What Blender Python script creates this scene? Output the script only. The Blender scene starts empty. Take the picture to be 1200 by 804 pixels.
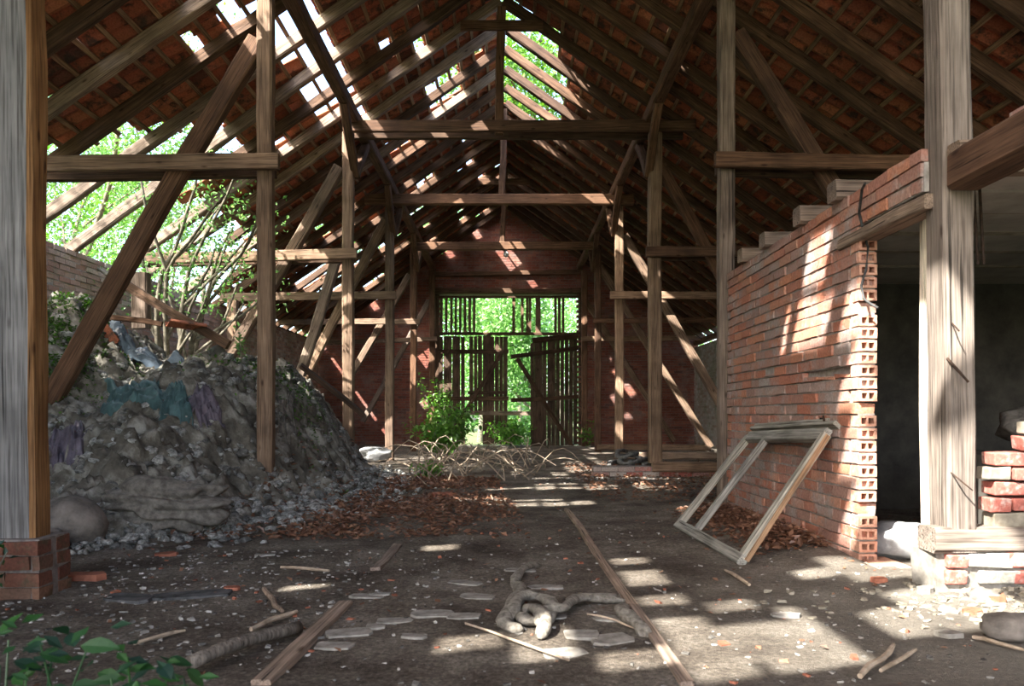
import bpy, math, random
from mathutils import Vector, Matrix, noise
rnd = random.Random(7)
V = Vector
F = 900.0; CX = 598.0; CY = 486.0; HC = 0.936; S = 3.87; U = 1/235.0
scene = bpy.context.scene
COL = scene.collection
def P(px, py, y): return V(((px-CX)*y/F, y, HC+(CY-py)*y/F))
def G(px, py, z=0.0):
    y = (HC-z)*F/(py-CY); return V(((px-CX)*y/F, y, z))

# ------------------------------------------------------------------ materials
def nt(name):
    m = bpy.data.materials.new(name); m.use_nodes = True
    t = m.node_tree; t.nodes.clear()
    return m, t
def N(t, typ, **kw):
    n = t.nodes.new(typ)
    for k, v in kw.items():
        if k in n.inputs: n.inputs[k].default_value = v
        else: setattr(n, k, v)
    return n
def ramp(t, stops):
    r = t.nodes.new('ShaderNodeValToRGB')
    e = r.color_ramp.elements
    while len(e) > 1: e.remove(e[-1])
    e[0].position = stops[0][0]; e[0].color = (*stops[0][1], 1)
    for p, c in stops[1:]:
        x = e.new(p); x.color = (*c, 1)
    return r
def mixc(t, a, b, f, mode='MIX'):
    n = t.nodes.new('ShaderNodeMix'); n.data_type = 'RGBA'; n.blend_type = mode
    for s, v in ((6, a), (7, b), (0, f)):
        if hasattr(v, 'links') or isinstance(v, bpy.types.NodeSocket): t.links.new(v, n.inputs[s])
        elif s == 0: n.inputs[0].default_value = v
        else: n.inputs[s].default_value = (*v, 1)
    return n.outputs[2]
def finish(m, t, color, rough=0.85, bump=None, bstr=0.3, bdist=0.01, spec=0.25):
    b = N(t, 'ShaderNodeBsdfPrincipled')
    t.links.new(color, b.inputs['Base Color'])
    b.inputs['Roughness'].default_value = rough
    b.inputs['Specular IOR Level'].default_value = spec
    if bump is not None:
        bp = N(t, 'ShaderNodeBump'); bp.inputs['Strength'].default_value = bstr; bp.inputs['Distance'].default_value = bdist
        t.links.new(bump, bp.inputs['Height']); t.links.new(bp.outputs[0], b.inputs['Normal'])
    o = N(t, 'ShaderNodeOutputMaterial'); t.links.new(b.outputs[0], o.inputs[0])
    return m
def wood(name, dark, mid, light, crack=0.5, rough=0.8, stain=None):
    m, t = nt(name)
    tc = N(t, 'ShaderNodeTexCoord'); oi = N(t, 'ShaderNodeObjectInfo')
    mp = N(t, 'ShaderNodeMapping'); mp.inputs['Scale'].default_value = (34, 34, 1.6)
    t.links.new(tc.outputs['Object'], mp.inputs[0])
    add = N(t, 'ShaderNodeVectorMath', operation='ADD')
    sc = N(t, 'ShaderNodeMath', operation='MULTIPLY'); sc.inputs[1].default_value = 40
    t.links.new(oi.outputs['Random'], sc.inputs[0]); t.links.new(mp.outputs[0], add.inputs[0]); t.links.new(sc.outputs[0], add.inputs[1])
    n1 = N(t, 'ShaderNodeTexNoise', Scale=1.0, Detail=6.0, Roughness=0.65, Distortion=0.6)
    t.links.new(add.outputs[0], n1.inputs['Vector'])
    lo = tuple(a*.45+b*.55 for a, b in zip(dark, mid)); hi = tuple(a*.5+b*.5 for a, b in zip(light, mid)); r1 = ramp(t, [(0.32, lo), (0.5, mid), (0.7, hi)])
    t.links.new(n1.outputs[0], r1.inputs[0])
    mp2 = N(t, 'ShaderNodeMapping'); mp2.inputs['Scale'].default_value = (60, 60, 1.2)
    t.links.new(add.outputs[0], mp2.inputs[0]); mp2.inputs['Scale'].default_value = (1.5, 1.5, 0.6)
    n2 = N(t, 'ShaderNodeTexNoise', Scale=1.0, Detail=3.0, Roughness=0.5)
    t.links.new(mp2.outputs[0], n2.inputs['Vector'])
    r2 = ramp(t, [(0.29, (0, 0, 0)), (0.37, (1, 1, 1))])
    t.links.new(n2.outputs[0], r2.inputs[0])
    cr = mixc(t, (dark[0]*.35, dark[1]*.35, dark[2]*.35), r1.outputs[0], r2.outputs[0])
    n3 = N(t, 'ShaderNodeTexNoise', Scale=2.2, Detail=4.0)
    t.links.new(tc.outputs['Object'], n3.inputs['Vector'])
    r3 = ramp(t, [(0.35, (0.62, 0.6, 0.58)), (0.65, (1.15, 1.12, 1.08))])
    t.links.new(n3.outputs[0], r3.inputs[0])
    c = mixc(t, cr, r3.outputs[0], 1.0, 'MULTIPLY')
    mp4 = N(t, 'ShaderNodeMapping'); mp4.inputs['Scale'].default_value = (95, 95, 2.6); t.links.new(tc.outputs['Object'], mp4.inputs[0])
    n4 = N(t, 'ShaderNodeTexNoise', Scale=1.0, Detail=3.0); t.links.new(mp4.outputs[0], n4.inputs['Vector'])
    r4 = ramp(t, [(0.32, (0.5, 0.48, 0.46)), (0.5, (1, 1, 1)), (0.7, (1.28, 1.26, 1.22))]); t.links.new(n4.outputs[0], r4.inputs[0])
    c = mixc(t, c, r4.outputs[0], 1.0, 'MULTIPLY')
    mp5 = N(t, 'ShaderNodeMapping'); mp5.inputs['Scale'].default_value = (9, 9, 3.2); t.links.new(tc.outputs['Object'], mp5.inputs[0])
    vo = N(t, 'ShaderNodeTexVoronoi', Scale=1.0); t.links.new(mp5.outputs[0], vo.inputs['Vector'])
    r5 = ramp(t, [(0.06, (0.35, 0.3, 0.27)), (0.15, (1, 1, 1))]); t.links.new(vo.outputs['Distance'], r5.inputs[0])
    c = mixc(t, c, r5.outputs[0], 1.0, 'MULTIPLY')
    hv = ramp(t, [(0, (0.72, 0.72, 0.74)), (1, (1.15, 1.1, 1.02))])
    t.links.new(oi.outputs['Random'], hv.inputs[0])
    c = mixc(t, c, hv.outputs[0], 1.0, 'MULTIPLY')
    return finish(m, t, c, rough, n2.outputs[0], 0.55, 0.012)
def brickmat(name, cols, speck=(0.30, 0.27, 0.24), amount=0.45, sc=9):
    m, t = nt(name)
    g = N(t, 'ShaderNodeNewGeometry'); tc = N(t, 'ShaderNodeTexCoord')
    r = ramp(t, [(i/(len(cols)-1) if len(cols) > 1 else 0, c) for i, c in enumerate(cols)])
    r.color_ramp.interpolation = 'LINEAR'
    t.links.new(g.outputs['Random Per Island'], r.inputs[0])
    n = N(t, 'ShaderNodeTexNoise', Scale=sc, Detail=8.0, Roughness=0.7)
    t.links.new(tc.outputs['Object'], n.inputs['Vector'])
    rr = ramp(t, [(0.5, (0, 0, 0)), (0.62, (amount,)*3)])
    t.links.new(n.outputs[0], rr.inputs[0])
    c = mixc(t, r.outputs[0], speck, rr.outputs[0])
    n2 = N(t, 'ShaderNodeTexNoise', Scale=60.0, Detail=5.0)
    t.links.new(tc.outputs['Object'], n2.inputs['Vector'])
    r2 = ramp(t, [(0.3, (0.7,)*3), (0.7, (1.15,)*3)]); t.links.new(n2.outputs[0], r2.inputs[0])
    c = mixc(t, c, r2.outputs[0], 1.0, 'MULTIPLY')
    return finish(m, t, c, 0.9, n2.outputs[0], 0.4, 0.006)
def plain(name, c1, c2, scale=8, rough=0.9, c3=None, bstr=0.5, bdist=0.01, detail=8, spec=0.2, island=0.0):
    m, t = nt(name)
    tc = N(t, 'ShaderNodeTexCoord')
    n = N(t, 'ShaderNodeTexNoise', Scale=scale, Detail=detail, Roughness=0.65)
    t.links.new(tc.outputs['Object'], n.inputs['Vector'])
    st = [(0.35, c1), (0.65, c2)]
    if c3: st = [(0.3, c1), (0.5, c2), (0.66, c3)]
    r = ramp(t, st); t.links.new(n.outputs[0], r.inputs[0])
    c = r.outputs[0]
    if island:
        g = N(t, 'ShaderNodeNewGeometry')
        hv = ramp(t, [(0, (1-island,)*3), (1, (1+island,)*3)]); t.links.new(g.outputs['Random Per Island'], hv.inputs[0])
        c = mixc(t, c, hv.outputs[0], 1.0, 'MULTIPLY')
    return finish(m, t, c, rough, n.outputs[0], bstr, bdist, spec)
def leafmat(name, c1, c2, trans=0.45):
    m, t = nt(name)
    g = N(t, 'ShaderNodeNewGeometry')
    r = ramp(t, [(0, c1), (1, c2)]); t.links.new(g.outputs['Random Per Island'], r.inputs[0])
    d = N(t, 'ShaderNodeBsdfDiffuse'); tr = N(t, 'ShaderNodeBsdfTranslucent'); gl = N(t, 'ShaderNodeBsdfGlossy', Roughness=0.45)
    hs = N(t, 'ShaderNodeHueSaturation', Saturation=1.15, Value=1.5)
    t.links.new(r.outputs[0], d.inputs[0]); t.links.new(r.outputs[0], hs.inputs['Color']); t.links.new(hs.outputs[0], tr.inputs[0])
    mx = N(t, 'ShaderNodeMixShader'); mx.inputs[0].default_value = trans
    t.links.new(d.outputs[0], mx.inputs[1]); t.links.new(tr.outputs[0], mx.inputs[2])
    m2 = N(t, 'ShaderNodeMixShader'); m2.inputs[0].default_value = 0.05
    t.links.new(mx.outputs[0], m2.inputs[1]); t.links.new(gl.outputs[0], m2.inputs[2])
    o = N(t, 'ShaderNodeOutputMaterial'); t.links.new(m2.outputs[0], o.inputs[0])
    return m

M = {}
M['post'] = wood('weathered_oak', (0.09, 0.06, 0.045), (0.235, 0.165, 0.12), (0.40, 0.31, 0.24))
M['greypost'] = wood('grey_timber', (0.11, 0.082, 0.066), (0.27, 0.213, 0.175), (0.41, 0.34, 0.29))
M['neargrey'] = wood('grey_worn_timber', (0.09, 0.078, 0.07), (0.215, 0.19, 0.175), (0.34, 0.31, 0.29))
M['bluegrey'] = wood('silvered_timber', (0.08, 0.08, 0.08), (0.24, 0.24, 0.24), (0.38, 0.38, 0.38))
M['orange'] = wood('raw_amber_timber', (0.12, 0.055, 0.02), (0.34, 0.18, 0.075), (0.50, 0.31, 0.16))
M['dark'] = wood('dark_timber', (0.035, 0.022, 0.015), (0.10, 0.062, 0.042), (0.20, 0.13, 0.09))
M['rafter'] = wood('rafter_timber', (0.035, 0.021, 0.014), (0.105, 0.063, 0.042), (0.21, 0.135, 0.095))
M['brown'] = wood('brown_timber', (0.05, 0.028, 0.018), (0.15, 0.085, 0.055), (0.28, 0.18, 0.12))
M['batten'] = wood('batten_wood', (0.14, 0.085, 0.055), (0.33, 0.22, 0.14), (0.48, 0.35, 0.24))
M['doorwood'] = wood('door_boards', (0.06, 0.04, 0.028), (0.15, 0.10, 0.07), (0.26, 0.18, 0.125))
M['cream'] = wood('cream_paint', (0.45, 0.42, 0.34), (0.78, 0.74, 0.64), (0.86, 0.83, 0.75))
M['winpaint'] = wood('peeling_grey_paint', (0.14, 0.135, 0.12), (0.33, 0.335, 0.315), (0.46, 0.47, 0.445))
M['log'] = wood('pipe_bark', (0.05, 0.045, 0.04), (0.14, 0.125, 0.11), (0.26, 0.24, 0.22))
M['tile'] = brickmat('clay_pantile', [(0.22, 0.07, 0.04), (0.40, 0.13, 0.07), (0.30, 0.10, 0.06), (0.52, 0.20, 0.10), (0.14, 0.06, 0.045)], (0.06, 0.045, 0.035), 0.92, 6)
M['brick'] = brickmat('orange_brick', [(0.40, 0.155, 0.10), (0.46, 0.19, 0.12), (0.38, 0.19, 0.145), (0.33, 0.21, 0.175), (0.52, 0.23, 0.14), (0.36, 0.27, 0.24), (0.43, 0.17, 0.11)], (0.37, 0.34, 0.32), 0.7, 4)
M['oldbrick'] = brickmat('old_red_brick', [(0.16, 0.055, 0.04), (0.25, 0.085, 0.06), (0.20, 0.075, 0.06), (0.30, 0.12, 0.08), (0.14, 0.07, 0.06)], (0.30, 0.26, 0.24), 0.35, 1.6)
M['palebrick'] = brickmat('pale_brick', [(0.30, 0.17, 0.13), (0.42, 0.28, 0.22), (0.50, 0.38, 0.30), (0.36, 0.20, 0.15), (0.56, 0.48, 0.42)], (0.16, 0.17, 0.10), 0.5, 2.5)
M['whitebrick'] = brickmat('limewashed_brick', [(0.30, 0.265, 0.24), (0.42, 0.39, 0.365), (0.30, 0.21, 0.175), (0.44, 0.41, 0.38)], (0.14, 0.17, 0.08), 0.5, 1.2)
M['plinthbrick'] = brickmat('mossy_dark_brick', [(0.10, 0.04, 0.03), (0.17, 0.07, 0.045), (0.13, 0.085, 0.06), (0.20, 0.10, 0.06)], (0.07, 0.07, 0.04), 0.7, 8)
M['redbrick'] = brickmat('red_brick', [(0.34, 0.09, 0.07), (0.42, 0.14, 0.11), (0.36, 0.24, 0.22), (0.45, 0.40, 0.36)], (0.45, 0.42, 0.38), 0.6, 14)
M['mortar'] = plain('mortar', (0.22, 0.20, 0.18), (0.40, 0.37, 0.34), 20)
M['darkmortar'] = plain('dark_mortar', (0.12, 0.10, 0.09), (0.24, 0.21, 0.19), 20)
M['hollow'] = plain('brick_core', (0.42, 0.20, 0.14), (0.62, 0.38, 0.28), 30)
M['plaster'] = plain('grey_plaster', (0.30, 0.285, 0.25), (0.46, 0.44, 0.39), 3)
M['darkplaster'] = plain('dark_plaster', (0.035, 0.033, 0.03), (0.08, 0.075, 0.065), 3)  # very dark plaster tone shared by the back room walls and ledge
M['loam'] = plain('pale_loam', (0.17, 0.15, 0.115), (0.33, 0.295, 0.235), 12)
M['wool'] = plain('glass_wool', (0.035, 0.032, 0.027), (0.14, 0.128, 0.105), 4, 1.0, (0.36, 0.35, 0.31), 1.0, 0.04)
M['tuft'] = plain('wool_tufts', (0.07, 0.07, 0.065), (0.25, 0.25, 0.235), 28, 1.0, (0.44, 0.44, 0.42), 1.0, 0.03, island=0.5)
M['moss'] = leafmat('moss', (0.03, 0.08, 0.015), (0.10, 0.22, 0.03), 0.2)
M['tarp'] = plain('blue_grey_tarp', (0.05, 0.07, 0.10), (0.20, 0.27, 0.34), 6, 0.35, spec=0.6)
M['teal'] = plain('teal_plastic', (0.03, 0.06, 0.065), (0.075, 0.15, 0.155), 9, 0.5, spec=0.4)
M['purple'] = plain('mauve_plastic', (0.06, 0.05, 0.065), (0.17, 0.145, 0.185), 9, 0.5, spec=0.4)
M['sack'] = plain('grey_sacking', (0.08, 0.072, 0.062), (0.22, 0.20, 0.175), 16, 0.95)
M['whitesheet'] = plain('dirty_white_plastic', (0.22, 0.225, 0.23), (0.42, 0.43, 0.44), 9, 0.5)
M['stone'] = plain('boulder', (0.09, 0.08, 0.07), (0.24, 0.21, 0.185), 7, 0.9)
M['paver'] = plain('paving_stone', (0.13, 0.118, 0.10), (0.30, 0.28, 0.25), 12, bstr=.8)
M['cement'] = plain('dusty_root', (0.11, 0.098, 0.08), (0.29, 0.265, 0.225), 30, bstr=1.0, bdist=.02)
M['hose'] = plain('grey_hose', (0.05, 0.05, 0.05), (0.17, 0.165, 0.155), 18)
M['cable'] = plain('black_cable', (0.02, 0.02, 0.02), (0.10, 0.10, 0.10), 10)
M['iron'] = plain('rusty_iron', (0.02, 0.014, 0.011), (0.07, 0.042, 0.028), 30, 0.7)
M['chips'] = plain('plaster_chips', (0.12, 0.11, 0.098), (0.31, 0.295, 0.27), 10, island=0.75)
M['redchips'] = plain('tile_chips', (0.18, 0.065, 0.04), (0.34, 0.13, 0.08), 12, island=0.4)
M['deadleaf'] = leafmat('dead_leaves', (0.09, 0.042, 0.026), (0.27, 0.14, 0.085), 0.12)
M['twig'] = plain('dry_twig', (0.22, 0.165, 0.115), (0.46, 0.37, 0.28), 12)
M['bark'] = plain('bark', (0.08, 0.07, 0.05), (0.24, 0.22, 0.17), 14)
M['leaf'] = leafmat('green_leaves', (0.06, 0.16, 0.025), (0.17, 0.34, 0.06), 0.45)
M['leaf2'] = leafmat('pale_leaves', (0.09, 0.21, 0.055), (0.22, 0.40, 0.13), 0.5)
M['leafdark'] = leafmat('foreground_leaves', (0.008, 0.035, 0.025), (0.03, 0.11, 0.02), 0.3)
M['grass'] = plain('grass', (0.06, 0.085, 0.03), (0.14, 0.17, 0.075), 3)
M['bulb'] = plain('milky_glass', (0.5, 0.5, 0.48), (0.62, 0.62, 0.6), 4, 0.3)

def dirtmat():
    m, t = nt('dirt_floor')
    tc = N(t, 'ShaderNodeTexCoord')
    n = N(t, 'ShaderNodeTexNoise', Scale=1.6, Detail=9.0, Roughness=0.7); t.links.new(tc.outputs['Object'], n.inputs['Vector'])
    r = ramp(t, [(0.34, (0.065, 0.05, 0.04)), (0.5, (0.155, 0.13, 0.105)), (0.66, (0.27, 0.238, 0.20))]); t.links.new(n.outputs[0], r.inputs[0])
    n2 = N(t, 'ShaderNodeTexNoise', Scale=45.0, Detail=6.0, Roughness=0.8); t.links.new(tc.outputs['Object'], n2.inputs['Vector'])
    r2 = ramp(t, [(0.33, (0.38,)*3), (0.52, (1.0,)*3), (0.7, (1.9,)*3)]); t.links.new(n2.outputs[0], r2.inputs[0])
    c = mixc(t, r.outputs[0], r2.outputs[0], 1.0, 'MULTIPLY')
    # pale mortar dust lying at the foot of the right partition
    sx = N(t, 'ShaderNodeSeparateXYZ'); t.links.new(tc.outputs['Object'], sx.inputs[0])
    mr = N(t, 'ShaderNodeMapRange'); mr.inputs['From Min'].default_value = 0.6; mr.inputs['From Max'].default_value = 2.2
    t.links.new(sx.outputs[0], mr.inputs[0])
    my = N(t, 'ShaderNodeMapRange'); my.inputs['From Min'].default_value = 5.2; my.inputs['From Max'].default_value = 3.9
    t.links.new(sx.outputs[1], my.inputs[0])
    mm = N(t, 'ShaderNodeMath', operation='MULTIPLY'); t.links.new(mr.outputs[0], mm.inputs[0]); t.links.new(my.outputs[0], mm.inputs[1])
    m3 = N(t, 'ShaderNodeMath', operation='MULTIPLY'); t.links.new(mm.outputs[0], m3.inputs[0]); t.links.new(n.outputs[0], m3.inputs[1])
    m4 = N(t, 'ShaderNodeMath', operation='MULTIPLY'); t.links.new(m3.outputs[0], m4.inputs[0]); m4.inputs[1].default_value = 1.3; m4.use_clamp = True
    c = mixc(t, c, (0.27, 0.25, 0.215), m4.outputs[0])
    return finish(m, t, c, 0.95, n2.outputs[0], 1.0, 0.03, 0.15)
M['dirt'] = dirtmat()

# ------------------------------------------------------------------ mesh builder
class MB:
    def __init__(s): s.v = []; s.f = []; s.mi = []
    def add(s, vs, fs, mi=0):
        b = len(s.v); s.v.extend([tuple(p) for p in vs])
        for f in fs: s.f.append(tuple(b+i for i in f)); s.mi.append(mi)
    def box(s, c, h, rot=None, jit=0.0, mi=0):
        vs = []
        for dz in (-1, 1):
            for dx, dy in ((-1, -1), (1, -1), (1, 1), (-1, 1)):
                p = V((dx*h[0], dy*h[1], dz*h[2]))
                if jit: p += V((rnd.uniform(-jit, jit), rnd.uniform(-jit, jit), rnd.uniform(-jit, jit)))
                if rot is not None: p = rot @ p
                vs.append(V(c)+p)
        s.add(vs, [(0, 3, 2, 1), (4, 5, 6, 7), (0, 1, 5, 4), (1, 2, 6, 5), (2, 3, 7, 6), (3, 0, 4, 7)], mi)
    def tube(s, pts, rads, n=8, cap=True, bump=0.0, flat=1.0):
        pts = [V(p) for p in pts]; vs = []; k = len(pts)
        up = V((0, 0, 1)); t0 = (pts[1]-pts[0]).normalized()
        if abs(t0.z) > .9: up = V((1, 0, 0))
        for i, p in enumerate(pts):
            t = (pts[min(i+1, k-1)]-pts[max(i-1, 0)]).normalized()
            a = t.cross(up)
            if a.length < 1e-4: a = t.cross(V((0, 1, 0)))
            a.normalize(); b = a.cross(t).normalized()
            r = rads[i] if isinstance(rads, (list, tuple)) else rads
            for j in range(n):
                an = 2*math.pi*j/n
                q = r*(1+(rnd.uniform(-bump, bump) if bump else 0))
                vs.append(p + a*math.cos(an)*q + b*math.sin(an)*q*flat)
        fs = [(i*n+j, i*n+(j+1) % n, (i+1)*n+(j+1) % n, (i+1)*n+j) for i in range(k-1) for j in range(n)]
        if cap: fs += [tuple(range(n-1, -1, -1)), tuple((k-1)*n+j for j in range(n))]
        s.add(vs, fs)
    def build(s, name, mats, parent=None, smooth=False, origin=None):
        me = bpy.data.meshes.new(name)
        if origin is not None:
            o0 = V(origin); s.v = [tuple(V(p)-o0) for p in s.v]
        me.from_pydata(s.v, [], s.f)
        if not isinstance(mats, (list, tuple)): mats = [mats]
        for m in mats: me.materials.append(m)
        if len(mats) > 1: me.polygons.foreach_set('material_index', s.mi)
        if smooth: me.polygons.foreach_set('use_smooth', [True]*len(me.polygons))
        me.update()
        o = bpy.data.objects.new(name, me); COL.objects.link(o)
        if origin is not None: o.location = origin
        if parent is not None: o.parent = parent
        return o
def tag(o, label=None, cat=None, group=None, kind=None):
    if label: o['label'] = label
    if cat: o['category'] = cat
    if group: o['group'] = group
    if kind: o['kind'] = kind
    return o
def empty(name, loc=(0, 0, 0)):
    o = bpy.data.objects.new(name, None); o.location = loc; COL.objects.link(o); o.empty_display_size = .2; return o
def child(o, parent):
    o.parent = parent; o.matrix_parent_inverse = Matrix.Translation(parent.location).inverted()
    return o

def timber(name, a, b, w, h, mat, label=None, cat='beam', group=None, ref=None, jit=0.004, bow=0.012, round_=0.25, parent=None, sidemat=None, kind=None):
    """squared timber from a to b; w along ref direction, h along the other"""
    a = V(a); b = V(b); d = b-a; L = d.length; z = d.normalized()
    if ref is None: ref = V((1, 0, 0)) if abs(z.z) > .95 else (V((0, 1, 0)) if abs(z.x) > abs(z.y)*.7 else V((1, 0, 0)))
    ref = V(ref); x = (ref - z*ref.dot(z)).normalized(); y = z.cross(x)
    n = max(3, min(22, int(L/0.3)))
    c = min(w, h)*round_*0.5
    prof = [(-w/2+c, -h/2), (w/2-c, -h/2), (w/2, -h/2+c), (w/2, h/2-c), (w/2-c, h/2), (-w/2+c, h/2), (-w/2, h/2-c), (-w/2, -h/2+c)]
    mb = MB(); vs = []; ph = rnd.uniform(0, 6); bx = rnd.uniform(-bow, bow); by = rnd.uniform(-bow, bow)
    for i in range(n+1):
        t = i/n; s = math.sin(math.pi*t)
        ox = bx*s + .3*bow*math.sin(9*t+ph)*s; oy = by*s
        k = 1 + rnd.uniform(-.02, .02)
        for (u, v) in prof: vs.append((u*k+ox+rnd.uniform(-jit, jit), v*k+oy+rnd.uniform(-jit, jit), t*L))
    fs = []; mi = []
    for i in range(n):
        for j in range(8):
            fs.append((i*8+j, i*8+(j+1) % 8, (i+1)*8+(j+1) % 8, (i+1)*8+j)); mi.append(1 if (sidemat and j in (2, 1, 3)) else 0)
    fs += [tuple(range(7, -1, -1)), tuple(n*8+j for j in range(8))]; mi += [0, 0]
    mb.v = vs; mb.f = fs; mb.mi = mi
    o = mb.build(name, [mat, sidemat] if sidemat else mat)
    mt = Matrix((x, y, z)).transposed().to_4x4(); mt.translation = a
    if parent is not None:
        o.parent = parent; o.matrix_parent_inverse = Matrix.Translation(parent.location).inverted(); o.matrix_basis = mt
    else: o.matrix_world = mt
    tag(o, label, cat if parent is None else None, group, kind)
    return o

# ------------------------------------------------------------------ floor
def inpile(x, y): return pile_h(x, y) > 0.02
FOOT = [(-6.0, 4.9), (-4.5, 5.2), (-3.3, 5.5), (-2.6, 6.0), (-2.15, 7.0), (-1.9, 8.5), (-1.80, 10.0), (-1.95, 11.4), (-2.4, 12.8), (-3.5, 13.8), (-6.0, 14.2)]
def footdist(x, y):
    # signed distance inside the foot line (positive inside)
    best = 1e9; inside = False; n = len(FOOT)
    poly = FOOT + [(-9, 14.2), (-9, 4.9)]
    j = len(poly)-1
    for i in range(len(poly)):
        xi, yi = poly[i]; xj, yj = poly[j]
        if (yi > y) != (yj > y) and x < (xj-xi)*(y-yi)/(yj-yi)+xi: inside = not inside
        j = i
    for i in range(n-1):
        x0, y0 = FOOT[i]; x1, y1 = FOOT[i+1]
        dx, dy = x1-x0, y1-y0; t = max(0, min(1, ((x-x0)*dx+(y-y0)*dy)/(dx*dx+dy*dy)))
        best = min(best, math.hypot(x-x0-dx*t, y-y0-dy*t))
    return best if inside else -best
def sst(t): t = max(0., min(1., t)); return t*t*(3-2*t)
def pile_h(x, y):
    d = footdist(x, y)
    if d < -0.35: return -0.05
    rl = 2.5 + 2.2*sst((-x-3.2)/1.2) - 1.1*sst((y-6.3)/2.5)
    h = 1.42*sst((d+0.15)/rl)
    h += 0.75*math.exp(-((x+5.2)**2+(y-9.0)**2)/0.5)+.35*math.exp(-((x+4.5)**2+(y-9.9)**2)/1.2)
    p = V((x*1.0, y*1.0, 0))
    k = min(1, max(0, (d+.3)/.5))
    h += k*0.16*noise.noise(p*1.7+V((3, 1, 0)))
    h += k*0.10*(abs(noise.noise(p*4.3))*2-.5)
    return h*1.0 + (d < 0)*d*0.12
def onheap(px, py):
    y = 4.6
    while y < 16:
        p = P(px, py, y)
        if p.z <= max(pile_h(p.x, p.y), 0): return p
        y += .02
    return P(px, py, 9)
def floor_z(x, y):
    z = 0.022*noise.noise(V((x*.7, y*.7, 1))) + 0.012*noise.noise(V((x*3, y*3, 4))) + 0.005*noise.noise(V((x*11, y*11, 7)))
    z += 0.10*math.exp(-((x-3.0)**2/0.8+(y-4.0)**2/0.35))       # debris ridge along the sill
    z += 0.06*math.exp(-((x-1.95)**2/0.10+(y-5.5)**2/1.6))
    return z
def build_floor():
    xs = [-5.95+i*11.75/190 for i in range(191)]
    ys = []; y = 0.6
    while y < 23.5: ys.append(y); y += 0.035+0.010*(y-0.6)
    ys.append(23.7)
    mb = MB(); nx = len(xs)
    mb.v = [(x, y, floor_z(x, y)) for y in ys for x in xs]
    mb.f = [(j*nx+i, j*nx+i+1, (j+1)*nx+i+1, (j+1)*nx+i) for j in range(len(ys)-1) for i in range(nx-1)]
    mb.mi = [0]*len(mb.f)
    # floor behind the camera
    b = len(mb.v); mb.v += [(-5.95, -4.6, 0), (5.8, -4.6, 0), (5.8, .61, 0), (-5.95, .61, 0)]; mb.f.append((b, b+1, b+2, b+3)); mb.mi.append(0)
    o = mb.build('floor', M['dirt'], smooth=True); o['kind'] = 'structure'
build_floor()
g = MB(); g.add([(-80, -60, -.12), (80, -60, -.12), (80, 120, -.12), (-80, 120, -.12)], [(0, 1, 2, 3)])
o = g.build('grass_ground', M['grass']); tag(o, 'green grassy ground outside the barn beyond the gate', 'grass', kind='stuff')

# ------------------------------------------------------------------ brick walls
def brick_wall(name, origin, ux, length, zfun, th, mats, groove=None, bl=0.25, bh=0.078, skip=None, jit=0.003, prot=0.006, z0=-0.05, endhollow=None, kind='structure', joint=0.011):
    """running-bond wall; ux horizontal unit vector; zfun(s)=top; skip(s,z)->True leaves a hole"""
    ux = V(ux); uy = V((-ux.y, ux.x, 0)); R = Matrix((ux, uy, V((0, 0, 1)))).transposed()
    mb = MB(); org = V(origin); row = 0; z = z0
    maxz = max(zfun(length*i/40) for i in range(41))
    while z < maxz:
        s = -(row % 2)*bl/2
        # mortar core for the row, in runs
        run = None; step = bl/2; q = 0.0
        while q < length+1e-6:
            ok = q+step <= length+1e-6 and z+bh <= zfun(q+step/2)+.02 and not (skip and skip(q+step/2, z+bh/2))
            if ok and run is None: run = q
            if (not ok) and run is not None:
                c = org + ux*((run+q)/2) + V((0, 0, z+bh/2)); mb.box(c, ((q-run)/2, th/2-(.012 if not (groove and row == 15) else .04), bh/2), R, 0, 1); run = None
            q += step
        if run is not None:
            c = org + ux*((run+length)/2) + V((0, 0, z+bh/2)); mb.box(c, ((length-run)/2, th/2-.012, bh/2), R, 0, 1)
        while s < length:
            a = max(0, s); b = min(length, s+bl)
            m = (a+b)/2
            if b-a > .04 and z+bh <= zfun(m)+.03 and not (skip and skip(m, z+bh/2)):
                p = rnd.uniform(-prot, prot)
                c = org + ux*m + uy*p + V((0, 0, z+bh/2))
                if groove and groove(m, row): mb.box(c-V((0, 0, bh*rnd.uniform(.22, .32))), ((b-a)/2-joint/2, th/2, bh*rnd.uniform(.13, .2)), R, jit*3, 0)
                else: mb.box(c, ((b-a)/2-joint/2, th/2, bh/2-joint/2), R, jit, 0)
            s += bl
        z += bh; row += 1
    o = mb.build(name, mats)
    if kind: o['kind'] = kind
    return o
XL = -1383*U; XR = 1323*U; XC = -30*U; RZ = HC+1488*U
def roofz(x): return RZ-0.7*abs(x-XC)
YG = 23.62
brick_wall('wall_left', (XL-.12, -4.6, 0), (0, 1, 0), YG+4.5, lambda s: HC+541*U-.1+.06*noise.noise(V((s*.8, 0, 0))), .24, [M['palebrick'], M['mortar']], joint=.016, prot=.012)
wr = brick_wall('wall_right', (XR+.12, -4.6, 0), (0, 1, 0), YG+4.5, lambda s: HC+541*U-.20, .24, [M['whitebrick'], M['mortar']])
opx0, opx1, optop = (514-CX)*YG/F, (679-CX)*YG/F, HC+(CY-344)*YG/F
brick_wall('wall_back', (XL-.2, YG+.12, 0), (1, 0, 0), XR-XL+.4, lambda s: roofz(s+XL-.2)+.07, .24, [M['oldbrick'], M['darkmortar']],
           skip=lambda s, z: (opx0 < s+XL-.2 < opx1 and z < optop))
# arched recess on the right end wall
PW = lambda s: HC+322*U
ax = 507*U+.0575
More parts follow.
